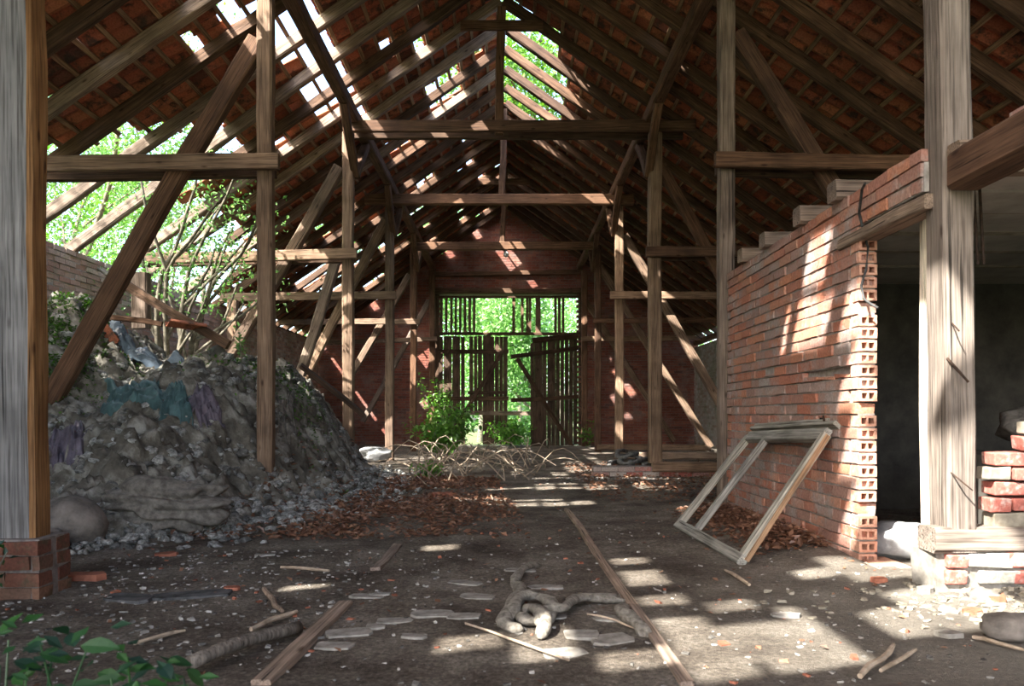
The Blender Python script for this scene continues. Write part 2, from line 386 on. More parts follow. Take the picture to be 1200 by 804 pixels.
# partition wall: along y from n=1.02 to n=2
pY0 = 1.26*S; pY1 = 2*S-.1
def pskip(s, z):
    y = 1.04*S+s
    if y < pY0 and z < 2.09: return True
    # ragged saw cut / missing mortar line
    if 1.33 < z < 1.41 and 1.30*S < y < 1.52*S and False: return True
    return False
ph = brick_wall('wall_partition', (ax, 1.04*S, 0), (0, 1, 0), pY1-1.04*S, lambda s: HC+325*U, .115, [M['brick'], M['mortar']], skip=pskip, groove=lambda m, row: (row == 15 and 1.04*S+m < 5.75) or (row == 16 and 6.2 < 1.04*S+m < 6.6), prot=.007, jit=.004, z0=0.0, joint=.013)
# hollow end bricks of the partition jamb (each course shows its two cores)
def hollow_end():
    mb = MB(); z = 0.0; row = 0
    while z < 2.07:
        y1 = pY0-.005; w = .115/2-.002; h = .078-.012; L = .10 + (.05 if row % 7 == 3 else 0)
        x0, x1 = ax-w, ax+w; zb, zt = z+.006, z+.006+h
        y0 = y1-.115+rnd.uniform(-.008, .008)
        if row in (4, 12, 20):       # knocked-off brick, only mortar left
            mb.box(((x0+x1)/2, y1-.03, (zb+zt)/2), (w*.9, .03, h*.45), None, .008, 1); z += .078; row += 1; continue
        hx = [(x0+.017, x0+.05), (x1-.05, x1-.017)]; hz = (zb+.015, zt-.015)
        xs = [x0, hx[0][0], hx[0][1], hx[1][0], hx[1][1], x1]; zs = [zb, hz[0], hz[1], zt]
        vs = [(x+rnd.uniform(-.0015, .0015), y0, zz+rnd.uniform(-.0015, .0015)) for zz in zs for x in xs]
        fs = []
        for j in range(3):
            for i in range(5):
                if j == 1 and i in (1, 3): continue
                fs.append((j*6+i, j*6+i+1, (j+1)*6+i+1, (j+1)*6+i))
        base = len(vs)
        vs += [(x0, y1, zb), (x1, y1, zb), (x1, y1, zt), (x0, y1, zt)]
        fs += [(0, base, base+1, 5), (18, 23, base+2, base+3), (0, 6, 12, 18, base+3, base), (5, base+1, base+2, 23, 17, 11)]
        for i in (1, 3):
            b2 = len(vs); a = [6+i, 7+i, 13+i, 12+i]
            for q in a: vs.append((vs[q][0], y0+.10, vs[q][2]))
            for q in range(4): fs.append((a[q], a[(q+1) % 4], b2+(q+1) % 4, b2+q))
            fs.append((b2, b2+1, b2+2, b2+3))
        mb.add(vs, fs, 0)
        mb.box(((x0+x1)/2, (y0+y1)/2+.01, zt+.006), (w*.9, .05, .0065), None, .001, 1)
        z += .078; row += 1
    o = mb.build('brick_jamb', [M['hollow'], M['mortar']])
    tag(o, 'column of hollow brick ends forming the jamb of the dark doorway', 'brickwork')
hollow_end()
# room behind the partition
def slab(name, lo, hi, mat, kind='structure'):
    mb = MB(); c = [(lo[i]+hi[i])/2 for i in range(3)]; h = [(hi[i]-lo[i])/2 for i in range(3)]
    mb.box(c, h); o = mb.build(name, mat)
    if kind: o['kind'] = kind
    return o
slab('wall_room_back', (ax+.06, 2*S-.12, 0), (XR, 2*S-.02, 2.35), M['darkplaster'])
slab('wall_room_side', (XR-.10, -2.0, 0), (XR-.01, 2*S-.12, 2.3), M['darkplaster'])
def room_ceiling():
    mb = MB(); x0 = ax+.06; y = 1.0*S
    k = 0
    while y < 2*S-.2:
        w = rnd.uniform(.5, .62)
        mb.box(((x0+XR)/2, y+w/2, 2.245+rnd.uniform(-.01, .01)), ((XR-x0)/2-.02, w/2-.012, .012), Matrix.Rotation(rnd.uniform(-.012, .012), 3, 'X'), .004, 0)
        mb.box(((x0+XR)/2, y+w, 2.25), ((XR-x0)/2-.02, .035, .014), None, .012, 1)
        y += w
    o = mb.build('ceiling_room', [M['plaster'], M['loam']]); o['kind'] = 'structure'
room_ceiling()
# joist stubs on top of the partition
for i, (px, py, nn) in enumerate([(1022, 208, 1.30), (972, 246, 1.46), (916, 280, 1.66), (884, 301, 1.82)]):
    y = nn*S; z = HC+325*U+.075
    lab = ['nearest sawn joist end on top of the brick partition, by the grey post', 'second joist end from the front resting on the brick partition top',
           'third joist end from the front resting on the brick partition top', 'farthest small joist end on the brick partition top by the tall post'][i]
    timber('ceiling_joist', (ax-.11, y, z), (XR-.1, y, z), .15, .13, M['greypost'], lab, 'joist', 'joist ends on the partition')
# lintel above doorway, painted jamb, trims
timber('door_lintel', (ax, 1.03*S, 2.045), (ax, 1.30*S, 2.045), .14, .075, M['greypost'], 'grey timber lintel carrying the bricks above the dark doorway', 'lintel', ref=(1, 0, 0))
timber('door_jamb_board', P(1087, 676, 4.30), P(1085, 236, 4.30), .055, .05, M['cream'], 'cream painted upright jamb board beside the tall right post', 'door frame', ref=(1, 0, 0))
slab('door_threshold', (ax-.06, 1.06*S, -.05), (ax+.16, pY0, .035), M['hollow'], None)
tag(bpy.data.objects['door_threshold'], 'low worn brick threshold across the dark doorway', 'threshold')

# ------------------------------------------------------------------ timber frame
names = {1: 'nearest', 2: 'second', 3: 'third', 4: 'fourth', 5: 'fifth', 6: 'farthest'}
PH = HC+1030*U
def post(px, n, side, mat, w, d, dx=0, z0=0.0, sidemat=None, label=None, zt=None):
    y = n*S; x = (px-CX)*y/F
    return timber('barn_post', (x, y+d/2, z0), (x+dx, y+d/2, zt or PH-.1), w, d, mat, label, 'post', 'posts of the %s row' % side, ref=(1, 0, 0), sidemat=sidemat)
post(17, 1, 'left', M['bluegrey'], .19, .16, -.04, z0=.26, sidemat=M['orange'], label='large silvery post at the left picture edge with an amber inner face')
post(1131, 1, 'right', M['neargrey'], .155, .20, -.05, z0=.24, label='large grey post beside the cream jamb board, nearest of the right row')
post(309, 2, 'left', M['post'], .155, .15, 0, z0=.12, label='brown squared post standing in the wool heap, crossed by the big diagonal brace')
post(853, 2, 'right', M['greypost'], .155, .15, 0, label='tall grey post at the far end of the orange brick partition')
post(407, 3, 'left', M['post'], .165, .15, 0, label='left row post rising behind the dark plank on the heap')
post(769, 3, 'right', M['post'], .195, .17, 0, z0=.2, label='worm-eaten pale post above the brick plinth, third of the right row')
post(456, 4, 'left', M['post'], .17, .15, 0, label='sunlit post just beyond the wool heap, fourth of the left row')
post(726, 4, 'right', M['post'], .17, .15, 0, z0=.05, label='sunlit post behind the coiled hose, fourth of the right row')
post(484, 5, 'left', M['brown'], .16, .15, 0, label='narrow post above the green shrub, fifth of the left row')
post(701, 5, 'right', M['brown'], .16, .15, 0, label='narrow post right of the gate, fifth of the right row')
post(506, 5.9, 'left', M['brown'], .18, .15, 0, label='gate post at the left side of the barn gate')
post(685, 5.9, 'right', M['brown'], .18, .15, 0, label='gate post at the right side of the barn gate')
# brick plinths
def plinth(x, y, hx, hy, h, label, mat=None, grp='brick plinths'):
    mb = MB(); z = 0; row = 0
    while z < h-.02:
        s = -hx - (row % 2)*.125
        while s < hx:
            a = max(-hx, s); b = min(hx, s+.25)
            if b-a > .03:
                for yy in ((-hy+.058), (hy-.058)):
                    mb.box((x+(a+b)/2, y+yy+rnd.uniform(-.008, .008), z+.036), ((b-a)/2-.006, .056, .032), None, .005, 0)
            s += .25
        mb.box((x, y, z+.039), (hx-.012, hy-.015, .039), None, 0, 1)
        z += .078; row += 1
    o = mb.build('brick_plinth', [mat or M['redbrick'], M['darkmortar']])
    return tag(o, label, 'plinth', grp)
plinth(-2.49, S+.09, .15, .14, .28, 'crumbling red brick plinth under the silvery left post', M['plinthbrick'])
plinth(2.45, 3*S+.1, 1.2, .13, .17, 'low brick plinth under the sill of the third right post', M['redbrick'])
# collar beams
timber('collar_beam', P(412, 148, 3*S-.02), P(815, 147, 3*S-.02), .075, .17, M['brown'], 'front beam of the doubled collar, nearest across the nave', 'beam', 'collar beams across the nave', ref=(0, 1, 0))
timber('collar_beam', P(404, 157, 3*S+.28), P(800, 157, 3*S+.28), .085, .17, M['dark'], 'rear beam of the doubled collar, nearest across the nave', 'beam', 'collar beams across the nave', ref=(0, 1, 0))
timber('collar_beam', P(428, 234, 4*S-.02), P(742, 234, 4*S-.02), .14, .21, M['brown'], 'second collar beam across the nave', 'beam', 'collar beams across the nave', ref=(0, 1, 0))
timber('collar_beam', P(484, 289, 5*S-.02), P(700, 288, 5*S-.02), .14, .20, M['brown'], 'third collar beam across the nave, with a small lamp below', 'beam', 'collar beams across the nave', ref=(0, 1, 0))
# side tie beams
def tie(px0, py0, px1, py1, n, h, mat, label, w=.08, off=-.06, back=True):
    y = n*S+off
    a = P(px0, py0, y); b = P(px1, py1, y)
    timber('tie_beam', a, b, w, h, mat, label, 'beam', 'side tie beams', ref=(0, 1, 0))
    if back:
        dy = V((0, .28, 0)); sgn = .08 if px0 > CX else 0
        timber('tie_beam', a+dy+V((sgn, 0, 0)), b+dy-V((.12 if px0 < CX else 0, 0, 0)), w, h, M['dark'], 'rear twin of the '+label, 'beam', 'side tie beams', ref=(0, 1, 0))
tie(-80, 196, 327, 189, 2, .155, M['post'], 'long side tie beam crossing the big left diagonal brace')
tie(838, 187, 1190, 192, 2, .15, M['brown'], 'side tie beam above the brick partition, right aisle')
tie(140, 303, 418, 297, 3, .16, M['post'], 'side tie beam in the left aisle in front of the fallen roof')
tie(757, 295, 1040, 296, 3, .155, M['brown'], 'side tie beam behind the joist ends, right aisle')
tie(258, 349, 464, 346, 4, .16, M['post'], 'side tie beam in the left aisle ending on the eave wall', back=False)
tie(715, 346, 930, 347, 4, .15, M['post'], 'pale side tie beam of the fourth right post', back=False)
tie(330, 378, 492, 377, 5, .14, M['post'], 'short pale tie beam of the fifth left post', back=False)
tie(695, 376, 862, 375, 5, .12, M['brown'], 'thin tie beam of the fifth right post', back=False)
tie(370, 402, 512, 397, 5.9, .13, M['post'], 'low tie beam left of the gate post', back=False)
tie(681, 397, 822, 396, 5.9, .14, M['post'], 'low tie beam right of the gate post against the brick wall', back=False)
# diagonal braces
def brace(a, b, n, w, mat, label, off=.16, d=.14):
    y = n*S+off
    A = P(*a, y); B = P(*b, y)
    timber('diagonal_brace', A, B, d, w, mat, label, 'brace', 'diagonal braces', ref=(0, 1, 0), bow=.03)
brace((303, 48), (38, 510), 2, .19, M['brown'], 'huge brown diagonal brace leaning into the wool heap at left', off=.12)
brace((862, 40), (1010, 280), 2, .17, M['brown'], 'diagonal brace above the joist ends, right of the tall grey post')
brace((398, 196), (268, 418), 3, .17, M['post'], 'long pale brace of the third left post')
brace((774, 195), (905, 440), 3, .16, M['brown'], 'brace of the third right post vanishing behind the partition')
brace((452, 258), (352, 452), 4, .17, M['post'], 'sunlit brace of the fourth left post')
brace((731, 276), (856, 495), 4, .17, M['post'], 'pale brace of the fourth right post ending at the partition')
brace((480, 322), (408, 445), 5, .16, M['post'], 'short brace of the fifth left post')
brace((703, 312), (833, 524), 5, .16, M['post'], 'brace of the fifth right post reaching the sill')
brace((503, 352), (425, 494), 5.9, .15, M['greypost'], 'mossy grey brace left of the gate')
brace((686, 352), (790, 517), 5.9, .15, M['post'], 'farthest brace against the right end wall')
timber('leaning_prop', P(394, 304, 3.35*S), P(352, 440, 3.35*S), .16, .14, M['greypost'], 'grey prop leaning under the left roof edge beside the sunlit brace', 'prop')
# sills on the right aisle
timber('sill_beam', P(764, 547, 3*S-.02), P(935, 548, 3*S-.02), .16, .15, M['post'], 'pale sill beam on the low brick plinth', 'beam', 'sill beams', ref=(0, 1, 0))
timber('sill_beam', P(722, 534, 4*S), P(860, 535, 4*S), .15, .14, M['greypost'], 'middle sill beam behind the pale one', 'beam', 'sill beams', ref=(0, 1, 0))
timber('sill_beam', P(700, 524, 5*S), P(832, 525, 5*S), .15, .14, M['post'], 'farthest sill beam at the foot of the right braces', 'beam', 'sill beams', ref=(0, 1, 0))
timber('sill_beam', (2.14, S+.08, .30), (5.4, S+.08, .30), .17, .125, M['neargrey'], 'silver grey sill beam under the nearest right post', 'beam', 'sill beams', ref=(0, 1, 0))
# longitudinal plate running toward the camera from the nearest right post
timber('wall_plate', (2.275, S-.02, HC+1.22), (2.275, .8, HC+1.22), .17, .19, M['brown'], 'brown plate beam running toward the viewer from the grey right post', 'beam', ref=(1, 0, 0))
timber('wall_plate_stub', (2.20, S-.06, HC+1.27), (3.0, S-.06, HC+1.30), .12, .16, M['greypost'], 'short grey stub mortised into the nearest right post beside the plate', 'beam', ref=(0, 1, 0))
mb = MB(); mb.box((2.62, S-.1, HC+1.46), (.13, .06, .036), Matrix.Rotation(.06, 3, 'Y'), .003); o = mb.build('loose_brick', M['redbrick'])
tag(o, 'dark red brick lying on the beam stub by the right post', 'brick')
# purlins, one length per bay
for sd, nm in ((-1, 'left'), (1, 'right')):
    for k in range(-1, 6):
        x = XC+sd*541*U*.97
        y0, y1 = k*S+.1, (k+1)*S+.1
        if k == 5: y1 = YG
        lab = '%s purlin length between the %s' % (nm, {-1: 'rafters behind the viewer', 0: 'rafters over the viewer', 1: 'nearest and second posts', 2: 'second and third posts', 3: 'third and fourth posts', 4: 'fourth and fifth posts', 5: 'fifth post and the gable'}[k])
        timber('roof_purlin', (x, y0, HC+1056*U), (x, y1, HC+1056*U), .16, .18, M['brown'], lab, 'purlin', 'purlins', ref=(1, 0, 0))
    # knee braces in the line of the posts
    for k in (3, 4, 5):
        x = XC+sd*541*U*.97
        timber('knee_brace', (x, k*S+.12, HC+860*U), (x, k*S-.75, HC+1040*U), .12, .12, M['brown'], 'knee brace from the %s %s post forward to its purlin' % (names[k], nm), 'brace', 'knee braces', ref=(1, 0, 0))
        timber('knee_brace', (x, k*S+.12, HC+860*U), (x, k*S+.99, HC+1040*U), .12, .12, M['brown'], 'knee brace from the %s %s post back to its purlin' % (names[k], nm), 'brace', 'knee braces', ref=(1, 0, 0))
# king posts and ridge ties
for k, t in ((3, 'first'), (4, 'second'), (5, 'third')):
    y = k*S+.05
    timber('king_post', (XC-.02*k+.02, y, HC+1000*U), (XC, y, RZ-.16), .13, .12, M['brown'], '%s king post standing on its collar beam under the ridge' % t, 'post', 'king posts', ref=(1, 0, 0))
for k, t in ((3, 'front'), (5, 'rear')):
    y = k*S-.06; z = HC+1374*U
    timber('ridge_tie', (XC-.62, y, z), (XC+.62, y, z), .06, .15, M['brown'], '%s short tie board joining the rafters just under the ridge' % t, 'board', 'ridge ties', ref=(0, 1, 0))

# ------------------------------------------------------------------ roof
TW = 0.215; TH = 0.21      # tile column width (along y), row pitch (horizontal)
COS = 1/math.sqrt(1+.49); NRM = V((.7, 0, 1)).normalized()
Y0R, Y1R = -4.6, YG+.35
NC = int((Y1R-Y0R)/TW); NR = 27
SUN = V((.50, .50, -.70)).normalized()
missing = {-1: set(), 1: set()}
def hole_at(p, rad=0.0):
    """open the left slope where the sun ray reaching p passes"""
    d = -SUN
    a = p.z + 0.0; t = (RZ-a + .7*(p.x-XC))/(d.z - .7*d.x)   # z = RZ + .7 (x-XC)
    q = p + d*t
    r = (XC-q.x)/TH; c = (q.y-Y0R)/TW
    missing[-1].add((int(r), int(c)))
    return q
def pxcell(px, py):
    r = (CY-py)/(CX-px); X = 1509/(r+.7); n = X/(CX-px)
    return (X-30)*U/TH, (n*S-Y0R)/TW
def hole_px(px, py, dr=0, dc=0):
    r, c = pxcell(px, py)
    for i in range(int(r)-dr, int(r)+dr+1):
        for j in range(int(c)-dc, int(c)+dc+1): missing[-1].add((i, j))
for (px, py, dr, dc) in [(90, 48, 0, 0), (240, 58, 0, 1), (228, 45, 0, 0), (290, 12, 0, 1), (60, 125, 0, 0), (505, 45, 0, 1), (465, 56, 0, 1), (450, 62, 0, 0), (500, 210, 0, 1), (545, 170, 0, 1),
                     (425, 133, 0, 1), (475, 165, 1, 1), (500, 215, 0, 1), (530, 100, 1, 2), (537, 80, 0, 1), (366, 190, 0, 0), (440, 330, 1, 1), (430, 300, 0, 2), (370, 322, 2, 3), (390, 340, 1, 2), (520, 300, 0, 1)]:
    hole_px(px, py, dr, dc)
def left_missing(r, c):
    x = (r*TH)/U+30; n = ((c+.5)*TW+Y0R)/S; w = 45*noise.noise(V((n*5, 0, r*.2)))
    if 500+w < x < 640+w and 2.22 < n < 3.05: return True
    if 1.78 < n < 2.95:
        lim = 1140 if n < 2.15 else 1140-(n-2.15)*780 if n < 2.5 else 865
        if x > lim+w*1.6: return True
    if 2.95 <= n < 4.0 and x > 1060+w*1.5: return True
    if n >= 4.0 and noise.noise(V((n*4, x*.012, 3))) > .34: return True
    return False
def right_missing(r, c):
    x = (r*TH)/U; n = ((c+.5)*TW+Y0R)/S; w = 25*noise.noise(V((n*6, 5, 0)))
    if 3.05 < n < 4.15 and x < 215+w-60*abs(n-3.6): return True
    return False
# unseen gaps cut in the left slope so sun patches fall on chosen spots
def sunregion(poly, z=0.0, step=6, plane=None):
    xs = [p[0] for p in poly]; ys = [p[1] for p in poly]
    y = min(ys)
    while y <= max(ys):
        x = min(xs)
        while x <= max(xs):
            ins = False; j = len(poly)-1
            for i in range(len(poly)):
                xi, yi = poly[i]; xj, yj = poly[j]
                if (yi > y) != (yj > y) and x < (xj-xi)*(y-yi)/(yj-yi)+xi: ins = not ins
                j = i
            if ins:
                if plane == 'wall':
                    X = ax-.06; Y = X*F/(x-CX); p = V((X, Y, HC+(CY-y)*Y/F))
                elif plane: p = P(x, y, plane)
                else: p = G(x, y)
                hole_at(p)
            x += step
        y += step
sunregion([(790, 742), (850, 740), (940, 752), (1000, 738), (1060, 722), (1120, 714), (1200, 700), (1200, 728), (1120, 740), (1085, 752), (1010, 768), (930, 782), (850, 786), (800, 775)], step=5)
sunregion([(950, 678), (1000, 666), (1080, 670), (1110, 678), (1110, 690), (1000, 684)], step=5)
sunregion([(1100, 650), (1200, 650), (1200, 700), (1110, 706), (1100, 690)])
sunregion([(1118, 340), (1140, 350), (1150, 640), (1118, 660)], plane=S)
sunregion([(1160, 500), (1200, 500), (1200, 640), (1160, 640)], plane=S)
sunregion([(935, 345), (975, 335), (968, 400)], plane='wall', step=4)
sunregion([(955, 270), (980, 266), (980, 282), (956, 288)], plane='wall', step=4)
sunregion([(1030, 370), (1034, 370), (1034, 640), (1030, 640)], plane=pY0, step=3)
for poly in ([(565, 587), (700, 583), (690, 594), (600, 594)], [(560, 572), (800, 566), (790, 577), (600, 578)], [(620, 560), (800, 557), (790, 561), (640, 564)]): sunregion(poly, step=4)
for (px, py) in [(510, 648), (380, 690), (755, 655), (820, 712), (920, 720), (540, 757), (590, 755), (640, 755), (690, 778), (720, 778), (760, 775), (850, 712), (1150, 478), (1090, 640)]: hole_at(G(px, py) if py > 640 else P(px, py, S))
missing_front = set(missing[-1])
def tile_verts(mb, x0, y0, sd, lift=0.0, tilt=0.0, roll=0.0, full=True):
    # x0: horizontal distance from ridge at the tile's top edge
    K = 6; L = TH*1.28; W = TW*1.10; vs = []
    sl = V((sd*COS, 0, -.7*COS)); nn = V((sd*.7, 0, 1)).normalized()
    zb = RZ-.7*x0; base = V((XC+sd*x0, y0, zb)) + nn*(.135+lift)
    for e in (0, 1):
        for k in range(K+1):
            u = k/K
            prof = .036*math.sin(u*2*math.pi*0.92+.5)
            off = base + sl*(e*L/COS*1.0) + V((0, 1, 0))*(u*W) + nn*(prof + e*(.028+tilt) + roll*(u-.5))
            vs.append(off); vs.append(off-nn*.014)
    fs = []
    q = (K+1)*2
    for k in range(K):
        a = 2*k; fs.append((a, a+2, q+a+2, q+a)); fs.append((a+1, q+a+1, q+a+3, a+3))
        fs.append((a, a+1, a+3, a+2)); fs.append((q+a, q+a+2, q+a+3, q+a+1))
    fs.append((0, q, q+1, 1)); a = 2*K; fs.append((a, a+1, q+a+1, q+a))
    mb.add(vs, fs)
loose = []
for sd in (-1, 1):
    mb = MB(); fn = left_missing if sd < 0 else right_missing
    ms = missing[sd]
    for r in range(NR):
        for c in range(NC):
            if fn(r, c): ms.add((r, c))
            elif rnd.random() < (.010 if sd < 0 else .002): ms.add((r, c))
    for r in range(NR):
        for c in range(NC):
            if (r, c) in ms: continue
            n = (c*TW+Y0R)/S
            edge = any(((r+i, c+j) in ms) for i in (-1, 0, 1) for j in (-1, 0, 1))
            if sd < 0 and edge and 1.6 < n < 3.6 and len(loose) < 60 and (r+1, c) in ms and r > 12:
                loose.append((r, c)); continue
            j = .012 if edge else .004
            tile_verts(mb, r*TH, c*TW+Y0R, sd, rnd.uniform(-.004, .004), rnd.uniform(-j, j)+(.01 if sd < 0 else 0), rnd.uniform(-j, j))
    # ridge tiles
    if sd > 0:
        y = Y0R
        while y < Y1R:
            if not (3.02*S < y < 4.15*S):
                pts = []
                for e in (0, 1):
                    for k in range(7):
                        an = math.pi*k/6; rr = .13+.012*e
                        for q in (0, .014): pts.append((XC+math.cos(an)*(rr-q), y+e*.36, RZ+.10+math.sin(an)*(rr-q)))
                fs = []
                for k in range(6):
                    a = 2*k; fs += [(a, a+2, 14+a+2, 14+a), (a+1, 14+a+1, 14+a+3, a+3), (a, a+1, a+3, a+2), (14+a, 14+a+2, 14+a+3, 14+a+1)]
                mb.add(pts, fs)
            y += .34
    o = mb.build('ceiling_tiles_%s' % ('left' if sd < 0 else 'right'), M['tile'], smooth=False); o['kind'] = 'structure'
for i, (r, c) in enumerate(loose):
    mb = MB(); x0 = r*TH; y0 = c*TW+Y0R
    org = V((XC-x0, y0+TW/2, RZ-.7*x0+.12))
    tile_verts(mb, x0+rnd.uniform(0, .06), y0, -1, rnd.uniform(0, .008), rnd.uniform(-.01, .03), rnd.uniform(-.03, .03))
    o = mb.build('roof_tile', M['tile'], origin=org)
    o.rotation_euler = (rnd.uniform(-.03, .03), rnd.uniform(-.02, .05), rnd.uniform(-.12, .12))
    tag(o, 'loose clay pantile at the broken lower edge of the left roof', 'roof tile', 'loose pantiles on the broken left roof edge')
# battens
nb = 0
for sd in (-1, 1):
    for r in range(NR+1):
        x0 = r*TH+.02; z = RZ-.7*x0
        nn = V((sd*.7, 0, 1)).normalized()
        runs = []; a = None
        for c in range(NC+1):
            has = c < NC and any((rr, c) not in missing[sd] for rr in (r, r-1) if 0 <= rr < NR)
            if sd < 0 and c*TW+Y0R < 1.3 and 1.2 < x0 < 4.0: has = has and (r, c) not in missing[sd] and (r-1, c) not in missing[sd]  # battens also left out across the unseen sun gaps
            elif sd < 0 and c < NC and not has and x0 < 3.6: has = noise.noise(V((r*3.3, c*.12, 9))) > -.25
            if has and a is None: a = c
            if not has and a is not None:
                runs.append((a, c)); a = None
        if a is not None: runs.append((a, NC+1))
        for (a, b) in runs:
            if b-a < 2: continue
            ya = a*TW+Y0R-rnd.uniform(0, .25); yb = b*TW+Y0R+rnd.uniform(0, .25)
            if b >= NC: yb = Y1R-.05
            p = V((XC+sd*x0, 0, z))+nn*.098
            timber('roof_batten', (p.x, ya, p.z), (p.x, yb, p.z), .052, .03, M['batten'], 'thin batten under the tiles of the %s roof slope' % ('left' if sd < 0 else 'right'), 'batten',
                   'battens of the %s slope' % ('left' if sd < 0 else 'right'), ref=(sd*COS, 0, -.7*COS), jit=.0015, bow=.006)
# rafters
ords = ['first', 'second', 'third', 'fourth', 'fifth', 'sixth', 'seventh', 'eighth', 'ninth', 'tenth', 'eleventh', 'twelfth', 'thirteenth', 'fourteenth', 'fifteenth', 'sixteenth', 'seventeenth', 'eighteenth', 'nineteenth', 'twentieth', 'twenty-first', 'twenty-second', 'twenty-third', 'twenty-fourth', 'twenty-fifth']
vis = {1: 0, -1: 0}
for k in range(-5, 31):
    n = k/5+.03; y = n*S
    if y > YG-.05: break
    for sd in (-1, 1):
        end = (5.95 if sd < 0 else 5.85)
        if sd < 0 and k in (8, 14, 17, 19): end = {8: 4.9, 14: 4.1, 17: 4.8, 19: 5.3}[k]
        a = V((XC+sd*.03, y, RZ-.02)); b = V((XC+sd*end, y+rnd.uniform(-.03, .03), RZ-.7*end))
        if sd < 0 and k == 13: b.y += .25
        if n < 1.55:
            lab = 'rafter of the %s roof slope over the viewer, number %d from the open end' % ('left' if sd < 0 else 'right', k+6)
        else:
            lab = '%s visible rafter of the %s roof slope counting back from the viewer' % (ords[min(24, vis[sd])], 'left' if sd < 0 else 'right'); vis[sd] += 1
        m = M['rafter']
        if sd < 0 and k <= 2:  # unseen rafters cut in two so the sun pool stays unbroken
            timber('roof_rafter', V((XC-3.75, y, RZ-.7*3.75)), b, .115, .145, m, 'unseen lower piece of left '+lab.replace(' of the left roof slope', ''), 'rafter', 'rafters of the left slope', ref=(0, 1, 0), bow=.01)
            b = V((XC-1.5, y, RZ-.7*1.5)); lab = 'unseen upper piece of left '+lab.replace(' of the left roof slope', '')
        if sd < 0 and k in (10, 12, 13, 15, 16, 18): m = M['greypost']
        timber('roof_rafter', a, b, .115, .145, m, lab, 'rafter', 'rafters of the %s slope' % ('left' if sd < 0 else 'right'), ref=(0, 1, 0), bow=.025, jit=.006)
# eave plates on top of outer walls
timber('eave_plate', (XL-.06, -4.5, HC+541*U-.02), (XL-.06, 2.0*S, HC+541*U-.02), .20, .22, M['brown'], 'unseen eave plate on the left outer wall, enlarged to block sun', 'beam')  # out of view; raised, deepened and extended to close a sun leak
timber('eave_plate', (XL-.08, 4.05*S, HC+541*U-.10), (XL-.08, YG-.05, HC+541*U-.10), .14, .12, M['brown'], 'eave plate on the far part of the left outer wall', 'beam')
timber('eave_plate', (XR+.08, -4.5, HC+541*U-.10), (XR+.08, YG-.05, HC+541*U-.10), .16, .16, M['brown'], 'eave plate on the right outer wall', 'beam')

# ------------------------------------------------------------------ gate in the gable
def at(px, py, y=YG): return P(px, py, y)
def boards(px_list, ytop, ybot, name, parent, y=YG-.02, w=.126, fy=None):
    mb = MB()
    for q in px_list:
        t0 = ytop(q) if callable(ytop) else ytop; b0 = ybot(q) if callable(ybot) else ybot
        yy = fy(q) if fy else y
        a = at(q, b0, yy); b = at(q+rnd.uniform(-.4, .4), t0+rnd.uniform(-1, 1), yy)
        c = (a+b)/2; mb.box(c, (w/2*rnd.uniform(.85, 1.05), .012, abs(b.z-a.z)/2), Matrix.Rotation((b.x-a.x)/max(.1, (b.z-a.z)), 3, 'Y'), .004)
    return child(mb.build(name, M['doorwood']), parent)
def rng(a, b, s):
    r = []
    while a <= b: r.append(a); a += s*rnd.uniform(.94, 1.06)
    return r
d1 = empty('door_1', at(554, 523)); d1['kind'] = 'structure'
boards(rng(517, 547, 5.2)+rng(568, 594, 4.9), 394, 521, 'boarding', d1)
boards([552.5, 557.5, 562.5], 394, lambda q: 486, 'short_boarding', d1)
for py in (412, 467):
    timber('rail', at(514, py, YG-.06), at(596, py, YG-.06), .05, .13, M['dark'], parent=d1, ref=(0, 1, 0))
timber('rail', at(548, 460, YG-.08), at(594, 460, YG-.08), .05, .10, M['dark'], parent=d1, ref=(0, 1, 0))
timber('door_brace', at(588, 414, YG-.12), at(533, 502, YG-.12), .05, .12, M['dark'], parent=d1, ref=(0, 1, 0))
d2 = empty('door_2', at(677, 523)); d2['kind'] = 'structure'
fy = lambda q: YG-.02-(677-q)*.016
boards(rng(624, 676, 5.0), lambda q: 393+(677-q)*.16, lambda q: 521+(677-q)*.05, 'boarding', d2, fy=fy)
for (l, r) in ((418, 408), (469, 465)):
    timber('rail', at(599, l, fy(599)-.05), at(677, r, YG-.07), .05, .12, M['dark'], parent=d2, ref=(0, 1, 0))
timber('rail', at(624, 399, fy(624)-.05), at(677, 394, YG-.07), .05, .16, M['dark'], parent=d2, ref=(0, 1, 0))
timber('door_brace', at(606, 420, fy(606)-.11), at(671, 524, YG-.14), .05, .13, M['dark'], parent=d2, ref=(0, 1, 0))
timber('locking_bar', at(546, 484, YG-.22), at(646, 485, YG-.30), .06, .12, M['greypost'], 'grey wooden bar spanning the gap between the two gate leaves', 'bar', ref=(0, 1, 0))
for i, px in enumerate((511, 682)):
    timber('trim_%d' % (i+2), at(px, 524, YG+.12), at(px, 343, YG+.12), .22, .26, M['dark'], ref=(1, 0, 0), kind='structure')
tr = empty('trim_1', at(598, 390)); tr['kind'] = 'structure'
boards(rng(517, 561, 5.6)+[602, 612, 618, 621, 629, 632, 651, 655.5, 660], 347, 391, 'slat_boarding', tr, w=.085)
timber('transom_bar', at(512, 391, YG-.05), at(680, 391.5, YG-.05), .10, .09, M['dark'], parent=tr, ref=(0, 1, 0))
timber('head_bar', at(512, 348, YG-.05), at(680, 348, YG-.05), .10, .07, M['dark'], parent=tr, ref=(0, 1, 0))
timber('gate_lintel', at(505, 341, YG-.08), at(688, 341, YG-.08), .2, .16, M['dark'], 'dark lintel beam over the barn gate opening', 'lintel', ref=(0, 1, 0))
